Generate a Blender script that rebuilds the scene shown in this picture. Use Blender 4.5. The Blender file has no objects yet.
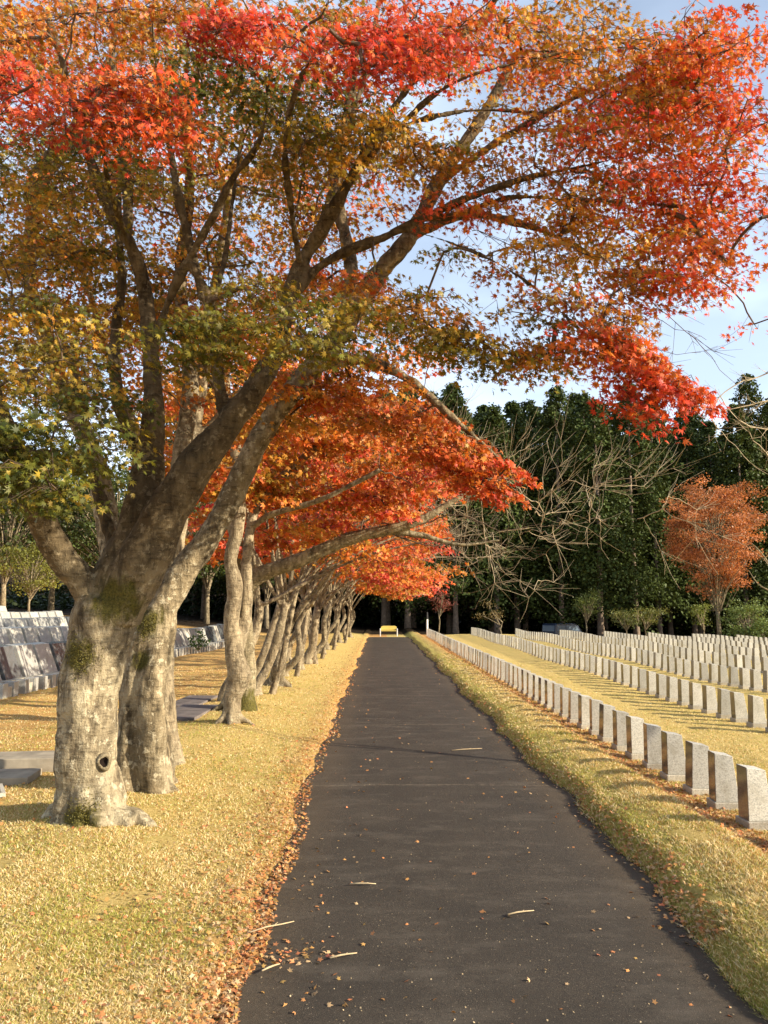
import bpy, math, random
import numpy as np
from mathutils import Vector, Matrix, noise as mnoise
RS = np.random.RandomState(7); random.seed(7)
scene = bpy.context.scene
COL = scene.collection

# ------------------------------------------------------------------ camera
F = 800.0; PITCH = math.atan(96/800.0); YAW = math.radians(-0.29)
CAMZ = 1.6
cam = bpy.data.cameras.new('camera'); camo = bpy.data.objects.new('camera', cam); COL.objects.link(camo)
camo.location = (0, 0, CAMZ); camo.rotation_euler = (math.pi/2+PITCH, 0, YAW)
cam.sensor_fit = 'VERTICAL'; cam.sensor_height = 36; cam.lens = 36*F/1024
cam.clip_start = 0.05; cam.clip_end = 3000
scene.camera = camo
try:
    scene.cycles.max_bounces = 7; scene.cycles.diffuse_bounces = 3; scene.cycles.transmission_bounces = 4
except Exception: pass
scene.render.resolution_x = 768; scene.render.resolution_y = 1024
_R = camo.rotation_euler.to_matrix()
def at(px, py, Y):
    """the point at distance Y in front of the viewer seen in direction (px,py)"""
    d = _R @ Vector(((px-384)/F, (512-py)/F, -1.0))
    return Vector((0, 0, CAMZ)) + d*(Y/d.y)

# ------------------------------------------------------------------ helpers
def link(o, parent=None):
    COL.objects.link(o)
    if parent is not None: o.parent = parent
    return o
def tag(o, label=None, cat=None, group=None, kind=None):
    if label: o['label'] = label
    if cat: o['category'] = cat
    if group: o['group'] = group
    if kind: o['kind'] = kind
    return o
def empty(name, loc=(0,0,0), rz=0):
    o = bpy.data.objects.new(name, None); o.location = loc; o.rotation_euler = (0,0,rz)
    o.empty_display_size = .2
    return link(o)
def copy_tree(o, parent=None):
    c = o.copy(); COL.objects.link(c); c.parent = parent
    for ch in o.children: copy_tree(ch, c)
    return c

class MB:
    def __init__(s): s.v = []; s.f = []; s.n = 0; s.c = []
    def add(s, V, Fc, c=None):
        V = np.asarray(V, dtype=np.float32); 
        s.v.append(V); s.f.append([tuple(int(i)+s.n for i in f) for f in Fc]); s.n += len(V)
        s.c.append(np.tile(np.array(c if c is not None else (1,1,1), dtype=np.float32), (len(V),1)))
    def box(s, x0,x1,y0,y1,z0,z1):
        s.hexa([(x0,y0,z0),(x1,y0,z0),(x1,y1,z0),(x0,y1,z0)],[(x0,y0,z1),(x1,y0,z1),(x1,y1,z1),(x0,y1,z1)])
    def hexa(s, lo, hi):
        s.add(list(lo)+list(hi), [(3,2,1,0),(4,5,6,7),(0,1,5,4),(1,2,6,5),(2,3,7,6),(3,0,4,7)])
    def prism(s, prof, y0, y1, axis='y'):
        n = len(prof)
        if axis == 'y': V = [(x,y0,z) for x,z in prof]+[(x,y1,z) for x,z in prof]
        else: V = [(y0,x,z) for x,z in prof]+[(y1,x,z) for x,z in prof]
        Fc = [tuple(range(n)), tuple(range(2*n-1,n-1,-1))]+[(i,i+n,(i+1)%n+n,(i+1)%n) for i in range(n)]
        s.add(V, Fc)
    def tube(s, P, R, k=8, cap=True, rough=0.0, c=None):
        P = np.asarray(P, dtype=np.float64); R = np.asarray(R, dtype=np.float64); n = len(P)
        T = np.gradient(P, axis=0); T /= (np.linalg.norm(T, axis=1)[:,None]+1e-9)
        ref = np.array((0.31,0.95,0.05)) if abs(T[0][2]) > .7 else np.array((0.05,0.02,1.0))
        u = np.cross(T[0], ref); u /= np.linalg.norm(u)
        V = np.empty((n*k,3)); a = np.arange(k)*2*math.pi/k; ca, sa = np.cos(a), np.sin(a)
        for i in range(n):
            u = u - T[i]*np.dot(u, T[i]); u /= (np.linalg.norm(u)+1e-9); w = np.cross(T[i], u)
            rr = R[i]*np.ones(k)
            if rough:
                for j in range(k):
                    q = P[i]+R[i]*(ca[j]*u+sa[j]*w)
                    rr[j] *= 1+rough*mnoise.noise(Vector(q*2.6))+rough*.5*mnoise.noise(Vector(q*7.))
            V[i*k:(i+1)*k] = P[i]+rr[:,None]*(ca[:,None]*u+sa[:,None]*w)
        Fc = []
        for i in range(n-1):
            b = i*k
            for j in range(k):
                j2 = (j+1)%k
                Fc.append((b+j,b+j2,b+k+j2,b+k+j))
        if cap: Fc.append(tuple(range(k-1,-1,-1))); Fc.append(tuple(range((n-1)*k,n*k)))
        s.add(V, Fc, c)
    def build(s, name, m, parent=None, smooth=False, loc=None, colors=False, bevel=0):
        me = bpy.data.meshes.new(name)
        V = np.concatenate(s.v); Fc = [f for g in s.f for f in g]
        if loc is not None: V = V-np.array(loc, dtype=np.float32)
        me.from_pydata(V.tolist(), [], Fc); me.materials.append(m)
        if smooth: me.polygons.foreach_set('use_smooth', [True]*len(me.polygons))
        if colors:
            at_ = me.color_attributes.new('col','FLOAT_COLOR','POINT')
            C = np.concatenate(s.c); C4 = np.concatenate([C, np.ones((len(C),1),np.float32)],1)
            at_.data.foreach_set('color', C4.ravel())
        me.update()
        o = link(bpy.data.objects.new(name, me), parent)
        if loc is not None and parent is None: o.location = loc
        if bevel:
            b = o.modifiers.new('bevel','BEVEL'); b.width = bevel; b.segments = 2; b.limit_method = 'ANGLE'
        return o

def fast_mesh(name, V, tris, colors=None, m=None, parent=None, smooth=False, nside=3):
    me = bpy.data.meshes.new(name)
    V = np.ascontiguousarray(V, dtype=np.float32); tris = np.ascontiguousarray(tris, dtype=np.int32)
    me.vertices.add(len(V)); me.vertices.foreach_set('co', V.ravel())
    me.loops.add(tris.size); me.loops.foreach_set('vertex_index', tris.ravel())
    me.polygons.add(len(tris)); me.polygons.foreach_set('loop_start', np.arange(len(tris),dtype=np.int32)*nside)
    try: me.polygons.foreach_set('loop_total', np.full(len(tris), nside, dtype=np.int32))
    except Exception: pass
    if smooth: me.polygons.foreach_set('use_smooth', np.ones(len(tris), dtype=bool))
    if colors is not None:
        a = me.color_attributes.new('col','FLOAT_COLOR','POINT')
        C4 = np.concatenate([colors, np.ones((len(colors),1))],1).astype(np.float32)
        a.data.foreach_set('color', C4.ravel())
    me.update(calc_edges=True)
    me.validate()
    if m: me.materials.append(m)
    return link(bpy.data.objects.new(name, me), parent)

def catmull(P, R, step):
    P = [np.array(p, dtype=float) for p in P]; n = len(P)
    oP, oR = [], []
    for i in range(n-1):
        p0 = P[max(i-1,0)]; p1 = P[i]; p2 = P[i+1]; p3 = P[min(i+2,n-1)]
        L = np.linalg.norm(p2-p1); k = max(2, int(L/step))
        for j in range(k):
            t = j/k
            oP.append(.5*((2*p1)+(-p0+p2)*t+(2*p0-5*p1+4*p2-p3)*t*t+(-p0+3*p1-3*p2+p3)*t**3))
            oR.append(R[i]*(1-t)+R[i+1]*t)
    oP.append(P[-1]); oR.append(R[-1])
    return np.array(oP), np.array(oR)

# ------------------------------------------------------------------ materials
def newmat(name):
    m = bpy.data.materials.new(name); m.use_nodes = True
    nt = m.node_tree; nt.nodes.clear()
    out = nt.nodes.new('ShaderNodeOutputMaterial')
    return m, nt, out
class N:
    def __init__(s, nt): s.nt = nt
    def n(s, t, **k):
        nd = s.nt.nodes.new(t)
        for a, v in k.items():
            if a.startswith('i_'): nd.inputs[a[2:].replace('_',' ')].default_value = v
            else: setattr(nd, a, v)
        return nd
    def l(s, a, b): s.nt.links.new(a, b)
    def noise(s, vec, scale, detail=4, rough=.55):
        nd = s.n('ShaderNodeTexNoise'); nd.inputs['Scale'].default_value = scale
        nd.inputs['Detail'].default_value = detail; nd.inputs['Roughness'].default_value = rough
        if vec is not None: s.l(vec, nd.inputs['Vector'])
        return nd.outputs['Fac']
    def ramp(s, fac, stops, interp='LINEAR'):
        r = s.n('ShaderNodeValToRGB'); r.color_ramp.interpolation = interp
        e = r.color_ramp.elements
        while len(e) < len(stops): e.new(.5)
        for i, (p, c) in enumerate(stops):
            e[i].position = p
            e[i].color = (c[0],c[1],c[2],1) if hasattr(c,'__len__') else (c,c,c,1)
        s.l(fac, r.inputs['Fac']); return r.outputs['Color']
    def mix(s, fac, a, b, mode='MIX'):
        nd = s.n('ShaderNodeMix'); nd.data_type = 'RGBA'; nd.blend_type = mode
        for sock, v in ((0,fac),(6,a),(7,b)):
            if hasattr(v,'links'): s.l(v, nd.inputs[sock])
            elif sock == 0: nd.inputs[0].default_value = v
            else: nd.inputs[sock].default_value = (v[0],v[1],v[2],1)
        return nd.outputs[2]
    def math(s, op, a, b=None, c=None, clamp=False):
        nd = s.n('ShaderNodeMath'); nd.operation = op; nd.use_clamp = clamp
        for i, v in enumerate((a,b,c)):
            if v is None: continue
            if hasattr(v,'links'): s.l(v, nd.inputs[i])
            else: nd.inputs[i].default_value = v
        return nd.outputs[0]
    def bump(s, h, strength=.5, dist=.01):
        b = s.n('ShaderNodeBump'); b.inputs['Strength'].default_value = strength; b.inputs['Distance'].default_value = dist
        s.l(h, b.inputs['Height']); return b.outputs['Normal']
    def bsdf(s, out, col, rough=.8, spec=.3, normal=None, metal=0):
        p = s.n('ShaderNodeBsdfPrincipled')
        if hasattr(col,'links'): s.l(col, p.inputs['Base Color'])
        else: p.inputs['Base Color'].default_value = (col[0],col[1],col[2],1)
        if hasattr(rough,'links'): s.l(rough, p.inputs['Roughness'])
        else: p.inputs['Roughness'].default_value = rough
        p.inputs['Specular IOR Level'].default_value = spec; p.inputs['Metallic'].default_value = metal
        if normal is not None: s.l(normal, p.inputs['Normal'])
        if out is not None: s.l(p.outputs[0], out.inputs['Surface'])
        return p
def simple(name, c, rough=.6, spec=.3, var=.25, sc=6, metal=0):
    m, nt, out = newmat(name); g = N(nt)
    tc = g.n('ShaderNodeTexCoord').outputs['Object']
    f = g.noise(tc, sc, 5)
    col = g.ramp(f, [(.3,[x*(1-var) for x in c]),(.7,[min(1,x*(1+var)) for x in c])])
    g.bsdf(out, col, rough, spec, g.bump(g.noise(tc, sc*8, 4), .25, .01), metal)
    return m

def leaf_mat(name, trans=.35, gloss=.35, sat=1.0, tmul=(1.25,1.05,.6)):
    m, nt, out = newmat(name); g = N(nt)
    at_ = g.n('ShaderNodeAttribute'); at_.attribute_name = 'col'
    c = at_.outputs['Color']
    p = g.bsdf(None, c, .5, gloss)
    t = g.n('ShaderNodeBsdfTranslucent'); g.l(g.mix(1.0, c, tmul, 'MULTIPLY'), t.inputs['Color'])
    mx = g.n('ShaderNodeMixShader'); mx.inputs[0].default_value = trans
    g.l(p.outputs[0], mx.inputs[1]); g.l(t.outputs[0], mx.inputs[2]); g.l(mx.outputs[0], out.inputs['Surface'])
    return m
M = {}
M['leaf'] = leaf_mat('maple_leaf', .34, .3)
M['needle'] = leaf_mat('conifer_needles', .12, .1)
M['broad'] = leaf_mat('green_leaf', .3, .3)
M['litter'] = leaf_mat('fallen_leaf', .1, .2)
M['blade'] = leaf_mat('dry_grass_blade', .3, .15, tmul=(1.1,1.05,.8))

def bark(name, light, dark, moss=None, lichen=.5, sc=1.0, shaded=None):
    m, nt, out = newmat(name); g = N(nt)
    tcn = g.n('ShaderNodeTexCoord'); o = tcn.outputs['Object']
    mp = g.n('ShaderNodeMapping'); mp.inputs['Scale'].default_value = (1,1,.45); g.l(o, mp.inputs['Vector'])
    v = mp.outputs[0]
    big = g.noise(v, 2.3*sc, 5); mid = g.noise(v, 11*sc, 6, .65); fine = g.noise(o, 70*sc, 5, .7)
    mp2 = g.n('ShaderNodeMapping'); mp2.inputs['Scale'].default_value = (1,1,4.5); g.l(o, mp2.inputs['Vector'])
    ringn = g.noise(mp2.outputs[0], 9*sc, 4, .6)
    col = g.ramp(mid, [(.34,dark),(.47,[(a+b)/2 for a,b in zip(light,dark)]),(.60,light)])
    col = g.mix(g.ramp(big,[(.42,0),(.6,.8)]), col, [x*.5 for x in light])
    col = g.mix(g.ramp(ringn,[(.55,0),(.62,.45)]), col, [x*.35 for x in dark])
    lf = g.noise(o, 16*sc, 7, .7)
    col = g.mix(g.ramp(lf,[(.55,0),(.61,lichen)]), col, (.54,.47,.32))
    lf2 = g.noise(v, 5.5*sc, 7, .75)
    col = g.mix(g.ramp(lf2,[(.5,0),(.66,lichen*.8)]), col, (.42,.36,.235))
    if shaded:      # shade on the upper limbs painted as darker, browner bark colour with height
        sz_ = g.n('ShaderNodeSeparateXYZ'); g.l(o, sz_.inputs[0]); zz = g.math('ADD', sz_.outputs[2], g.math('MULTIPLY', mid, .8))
        mr = g.n('ShaderNodeMapRange'); g.l(zz, mr.inputs[0]); mr.inputs[1].default_value = shaded[0]; mr.inputs[2].default_value = shaded[1]
        col = g.mix(mr.outputs[0], col, g.mix(1.0, col, (shaded[2],shaded[2]*.88,shaded[2]*.75), 'MULTIPLY'))
    if moss:
        # patches of moss stay where they grow: the named places on the trunk
        for (p, r) in moss:
            vd = g.n('ShaderNodeVectorMath'); vd.operation = 'DISTANCE'
            g.l(o, vd.inputs[0]); vd.inputs[1].default_value = p
            d = g.math('ADD', vd.outputs['Value'], g.math('MULTIPLY', g.math('SUBTRACT', mid, .5), r*1.6))
            f = g.ramp(g.math('DIVIDE', d, r), [(.55,.92),(1.0,0)])
            col = g.mix(f, col, g.ramp(fine,[(.35,(.035,.035,.008)),(.65,(.13,.11,.022))]))
    mp3 = g.n('ShaderNodeMapping'); mp3.inputs['Scale'].default_value = (1,1,.16); g.l(o, mp3.inputs['Vector'])
    fis = g.noise(mp3.outputs[0], 13*sc, 5, .6)
    col = g.mix(g.ramp(fis,[(.33,.75),(.44,0)]), col, [x*.55 for x in dark])
    h = g.math('ADD', g.math('MULTIPLY', g.math('ADD', mid, g.math('MULTIPLY', fis, .8)), 1.2), g.math('ADD', g.math('MULTIPLY', fine, .35), g.math('MULTIPLY', ringn, .5)))
    g.bsdf(out, col, .9, .12, g.bump(h, 1.0, .028))
    return m
M['bark'] = bark('maple_bark', (.30,.235,.14), (.065,.048,.03))
M['bark_pale'] = bark('pale_cherry_bark', (.38,.30,.185), (.085,.063,.04), lichen=.35)
M['bark_twig'] = simple('maple_twig_bark', (.11,.075,.05), .85, .15, .4, 9)
M['bark_bare'] = simple('bare_twig_bark', (.35,.28,.18), .85, .15, .35, 9)
M['bark_cedar'] = simple('cedar_bark', (.20,.15,.11), .9, .1, .4, 5)

def granite(name, base, rough, sc=130, spec=.4):
    m, nt, out = newmat(name); g = N(nt)
    ob = g.n('ShaderNodeTexCoord').outputs['Object']
    oi = g.n('ShaderNodeObjectInfo')
    f = g.noise(ob, sc, 3, .7)
    c = g.ramp(f, [(.36,[x*.45 for x in base]),(.46,[x*.88 for x in base]),(.55,base),(.68,[min(.85,x*1.25) for x in base])])
    va = g.n('ShaderNodeVectorMath'); va.operation = 'ADD'; g.l(ob, va.inputs[0]); cx_ = g.n('ShaderNodeCombineXYZ'); ml = g.math('MULTIPLY', oi.outputs['Random'], 40); g.l(ml, cx_.inputs[0]); g.l(ml, cx_.inputs[2]); g.l(cx_.outputs[0], va.inputs[1])
    bl = g.noise(va.outputs[0], 7, 6, .65); c = g.mix(g.ramp(bl,[(.48,0),(.68,.6)]), c, [base[0]*.55,base[1]*.52,base[2]*.45])
    rnd = g.ramp(oi.outputs['Random'], [(0,(.78,.77,.75)),(1,(1.1,1.08,1.03))]); c = g.mix(1.0, c, rnd, 'MULTIPLY')
    g.bsdf(out, c, rough, spec, g.bump(f, .12, .002))
    return m
M['granite'] = granite('pale_granite', (.52,.50,.44), .45)
M['granite_polished'] = granite('polished_granite', (.42,.42,.40), .30, spec=.4)
M['granite_dark'] = granite('dark_polished_granite', (.13,.14,.15), .22, spec=.5)
M['granite_back'] = granite('polished_granite_shaded_side', (.14,.11,.085), .10, spec=.7)
M['granite_base'] = granite('granite_plinth', (.48,.44,.36), .6)
M['concrete'] = simple('weathered_concrete', (.27,.23,.17), .9, .15, .35, 5)
M['concrete_dark'] = simple('dark_paving_concrete', (.13,.11,.10), .9, .15, .35, 5)

# ------------------------------------------------------------------ terrain
XL, XR = -0.60, 1.58           # the two edges of the path
PATH_END = 45.0
def sm(a, b, x):
    t = np.clip((x-a)/(b-a), 0, 1); return t*t*(3-2*t)
def wob(y, s, ph):             # edge waviness
    return .05*np.sin(y*1.1*s+ph)+.035*np.sin(y*2.7*s+ph*2)+.02*np.sin(y*6.3*s+ph*3)
def edge_r(y): return XR + wob(y,1,.4)*.85 + .06*sm(8,14,y)*0 
def edge_l(y): return XL + wob(y,1,2.2)*.7
def gz(x, y):
    x = np.asarray(x, dtype=float); y = np.asarray(y, dtype=float)
    el = edge_l(y); er = edge_r(y)
    zl = .035*sm(0,.25,el-x) - .045*sm(.12,-.02,el-x) + .05*sm(.3,1.6,el-x) - .05*sm(2.,5.,el-x)
    zl = zl + .09*np.clip(-6.6-x, 0, 12) + .03*np.clip(-18.6-x, 0, 60)
    # shallow swell round the tree feet
    zl = zl + .05*np.exp(-((x+2.05)**2)/.5)
    zr = .10*sm(-.02,.20,x-er) - .045*sm(.02,-.06,x-er) + .05*sm(.15,.5,x-er) - .145*sm(2.22,2.52,x)
    zr = zr - .028*np.clip(x-2.9, 0, 24) + .004*np.clip(y-10,0,40)*sm(3,5,x)
    zr = zr - .65*sm(47.8,50.5,y)*sm(3.2,6,x)
    mid = -.045
    z = np.where(x < (el+er)/2, zl, zr)
    z = np.where((x > el+.0) & (x < er-.0), np.minimum(z, mid+.05*0), z) if False else z
    z = z + sm(46,49,y)*.05*(np.abs(x-.5)<1.5)
    z = z + .045*np.sin(x*.9+1)*np.sin(y*.55)*sm(2.5,5,np.abs(x-.5))
    z = z + sm(95,180,y)*22*1.0 + sm(60,140,-x)*15      # wooded hills behind
    return z
def gz1(x, y): return float(gz(np.array([x]), np.array([y]))[0])

def ground_mat():
    m, nt, out = newmat('dry_lawn'); g = N(nt)
    ob = g.n('ShaderNodeTexCoord').outputs['Object']
    sp = g.n('ShaderNodeSeparateXYZ'); g.l(ob, sp.inputs[0]); X, Y = sp.outputs[0], sp.outputs[1]
    fine = g.noise(ob, 55, 6, .75); mid = g.noise(ob, 5, 6, .65); big = g.noise(ob, .7, 5); vf = g.noise(ob, 160, 3, .7)
    col = g.ramp(fine, [(.33,(.26,.17,.05)),(.48,(.56,.40,.13)),(.63,(.76,.58,.24))])
    grn = g.ramp(fine, [(.3,(.24,.22,.04)),(.6,(.48,.43,.12))])
    col = g.mix(g.ramp(mid,[(.52,0),(.66,.5)]), col, grn)
    col = g.mix(g.ramp(g.math('ABSOLUTE', g.math('SUBTRACT', X, 1.72)),[(.12,.7),(.32,0)]), col, grn)
    soil = g.noise(ob, 9, 5, .7); col = g.mix(g.ramp(soil,[(.62,0),(.7,.6)]), col, (.24,.15,.07))
    col = g.mix(g.ramp(big,[(.45,0),(.65,.35)]), col, (.50,.37,.13))
    # leaf litter: band along the left kerb, gutter in front of the first row, far lawn to the left
    lit = g.ramp(g.noise(ob, 42, 5, .8), [(.35,(.28,.10,.04)),(.5,(.58,.25,.08)),(.65,(.70,.40,.16))])
    wv = g.math('ADD', X, g.math('MULTIPLY', g.math('SUBTRACT', mid, .5), 1.1))
    bl = g.math('MULTIPLY', g.ramp(g.math('MULTIPLY_ADD', wv, .5, 1.0), [(.50,0),(.66,.5),(.76,.7)]), g.math('LESS_THAN', X, .4))
    br = g.ramp(g.math('ABSOLUTE', g.math('SUBTRACT', wv, 2.5)), [(.12,.8),(.42,0)])
    bfar = g.math('MULTIPLY', g.ramp(g.math('MULTIPLY_ADD', wv, -.2, -.2), [(.25,0),(.5,.55)]), g.math('GREATER_THAN', mid, .44))
    col = g.mix(bl, col, lit); col = g.mix(br, col, lit); col = g.mix(bfar, col, lit)
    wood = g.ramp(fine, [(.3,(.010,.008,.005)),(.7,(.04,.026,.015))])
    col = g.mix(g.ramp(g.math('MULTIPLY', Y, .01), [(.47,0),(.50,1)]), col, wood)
    hh = g.math('ADD', fine, g.math('MULTIPLY', vf, .5))
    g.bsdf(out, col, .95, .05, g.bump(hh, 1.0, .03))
    return m
ys = [-60,-30,-12,-5,-2,0,.8]
y = 1.3
while y < 52: ys.append(y); y += max(.035, .0125*y)
while y < 160: ys.append(y); y += 3
ys += [170,190,230,300,450,700,1100]
xs = list(np.arange(-4, 6.001, .05))
s = .06; x = 6.0
while x < 60: s *= 1.07; x += s; xs.append(x)
xs += [80,110,150,220,350,600,1000]
s = .06; x = -4.0; left = []
while x > -60: s *= 1.07; x -= s; left.append(x)
left += [-80,-110,-150,-220,-350,-600,-1000]
xs = np.array(left[::-1]+xs); ys = np.array(ys)
GX, GY = np.meshgrid(xs, ys)
GZ = gz(GX, GY)
rough = np.zeros_like(GZ)
for i in range(GX.shape[0]):
    if ys[i] < 30 and ys[i] > 0:
        for j in range(GX.shape[1]):
            if abs(GX[i,j]) < 9:
                rough[i,j] = .018*mnoise.noise(Vector((GX[i,j]*2.3, GY[i,j]*2.3, 1)))+.010*mnoise.noise(Vector((GX[i,j]*8, GY[i,j]*8, 5)))
inpath = (GX > edge_l(GY)-.02) & (GX < edge_r(GY)+.02) & (GY < PATH_END+.3)
GZ = GZ + rough
GZ = np.where(inpath, -.05, GZ)
nx, ny = len(xs), len(ys)
idx = np.arange(nx*ny).reshape(ny, nx)
quads = np.stack([idx[:-1,:-1].ravel(), idx[:-1,1:].ravel(), idx[1:,1:].ravel(), idx[1:,:-1].ravel()], 1)
ground = fast_mesh('ground', np.stack([GX.ravel(), GY.ravel(), GZ.ravel()],1), quads, m=ground_mat(), smooth=True, nside=4)
tag(ground, kind='structure')

def asphalt():
    m, nt, out = newmat('worn_asphalt'); g = N(nt)
    ob = g.n('ShaderNodeTexCoord').outputs['Object']
    sp = g.n('ShaderNodeSeparateXYZ'); g.l(ob, sp.inputs[0]); X, Y = sp.outputs[0], sp.outputs[1]
    fine = g.noise(ob, 230, 3, .8); mid = g.noise(ob, 24, 6, .7); big = g.noise(ob, 1.3, 6, .6)
    col = g.ramp(fine, [(.33,(.013,.010,.007)),(.5,(.038,.030,.022)),(.62,(.070,.056,.041)),(.72,(.26,.21,.15))])
    col = g.mix(g.ramp(mid,[(.45,0),(.7,.5)]), col, (.078,.061,.044))
    col = g.mix(g.ramp(big,[(.4,0),(.65,.5)]), col, (.026,.021,.016))
    st = g.n('ShaderNodeMapping'); st.inputs['Scale'].default_value = (.9,1.9,1); g.l(ob, st.inputs['Vector'])
    streak = g.noise(st.outputs[0], 2.2, 6, .7); col = g.mix(g.ramp(streak,[(.50,0),(.70,.45)]), col, (.125,.103,.078))
    vo = g.n('ShaderNodeTexVoronoi'); vo.inputs['Scale'].default_value = 55; g.l(ob, vo.inputs['Vector'])
    col = g.mix(g.math('MULTIPLY', g.ramp(vo.outputs['Distance'],[(.06,1),(.16,0)]), g.ramp(mid,[(.46,0),(.56,.8)])), col, (.34,.28,.20))
    # dusty joints every 3.75 m
    wy = g.math('ADD', Y, g.math('MULTIPLY', g.math('SUBTRACT', g.noise(ob, 2.2, 4), .5), .12))
    fr = g.math('ABSOLUTE', g.math('SUBTRACT', g.math('FRACT', g.math('MULTIPLY_ADD', wy, 1/3.75, .5)), .5))
    j = g.math('MULTIPLY', g.ramp(fr, [(.002,1),(.006,0)]), g.math('GREATER_THAN', Y, 6.))
    j = g.math('MULTIPLY', j, g.ramp(mid, [(.42,.0),(.6,.7)]))
    col = g.mix(j, col, (.20,.16,.11))
    dust = g.math('MULTIPLY', g.ramp(g.math('ABSOLUTE', g.math('SUBTRACT', X, .49)), [(.75,0),(1.08,.5)]), mid)
    col = g.mix(dust, col, (.13,.09,.05))
    h = g.math('ADD', fine, g.math('MULTIPLY', mid, .6))
    g.bsdf(out, col, g.ramp(mid, [(.3,.75),(.7,.95)]), .25, g.bump(h, .8, .008))
    return m
pm = MB(); 
py = [-8,0]+list(np.arange(.5, PATH_END+.01, .5)); 
V = []; Fq = []
for k_, yy in enumerate(py):
    for j_ in range(9):
        xx = -.85+j_*(2.72/8); V.append((xx, yy, .012*math.sin(math.pi*j_/8)-.004+.008*math.sin(yy*.8)*(yy>9)))
for k_ in range(len(py)-1):
    for j_ in range(8):
        a = k_*9+j_; Fq.append((a,a+1,a+10,a+9))
pm.add(V, Fq); path = pm.build('path', asphalt(), smooth=True); tag(path, kind='structure')

# ------------------------------------------------------------------ leaf machinery
def star(lobes):
    if lobes == 7:
        A = [(0,1.0),(18,.40),(38,.95),(59,.37),(80,.80),(103,.28),(128,.46)]
    elif lobes == 5:
        A = [(0,1.0),(25,.46),(52,.9),(84,.38),(118,.6)]
    else: A = [(0,1.0),(60,.55)]
    pts = [(a,r) for a,r in reversed(A[1:])]+A[:1]+[(-a,r) for a,r in A[1:]]+[(180,.14)]
    T = [(0,0,0.02)]
    for a, r in pts:
        a = math.radians(a); T.append((r*math.sin(-a)*1.0, r*math.cos(a), -.22*r*r))
    n = len(pts)
    tri = [(0,1+i,1+(i+1)%n) for i in range(n)]
    return np.array(T), np.array(tri)
STAR7, STAR5, DIAM = star(7), star(5), star(3)
RAMP_T = np.array([0,.18,.34,.5,.66,.82,1.0])
RAMP_C = np.array([(.055,.080,.014),(.185,.185,.024),(.40,.27,.035),(.55,.25,.032),(.63,.165,.032),(.66,.090,.042),(.47,.035,.042)])
def ramp_col(t):
    t = np.clip(t, 0, 1)
    return np.stack([np.interp(t, RAMP_T, RAMP_C[:,k]) for k in range(3)], 1)
def leaves_mesh(name, P, size, cols, m, parent, tmpl, droop=None, tilt=.6, up=None, rs=RS, upz=1.0):
    """P (n,3); droop (n,3) = direction the tip of the leaf points to"""
    n = len(P)
    nrm = rs.normal(0, tilt, (n,3)); nrm[:,2] += upz
    if up is not None: nrm += up
    nrm /= np.linalg.norm(nrm, axis=1)[:,None]
    d = rs.normal(0, .7, (n,3)); 
    if droop is not None: d += droop
    d -= nrm*np.sum(d*nrm,1)[:,None]; d /= (np.linalg.norm(d,axis=1)[:,None]+1e-9)
    u = np.cross(d, nrm)
    T, tri = tmpl; k = len(T)
    sz = size*rs.uniform(.65,1.25,n) if np.isscalar(size) else size
    curl = rs.uniform(-.6,2.4,n)
    V = P[:,None,:] + sz[:,None,None]*(T[None,:,0,None]*u[:,None,:]*1.0 + T[None,:,1,None]*d[:,None,:] + T[None,:,2,None]*curl[:,None,None]*nrm[:,None,:])
    tris = tri[None]+(np.arange(n)*k)[:,None,None]
    C = np.repeat(cols, k, axis=0)
    return fast_mesh(name, V.reshape(-1,3), tris.reshape(-1,3), C, m, parent)

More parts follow.
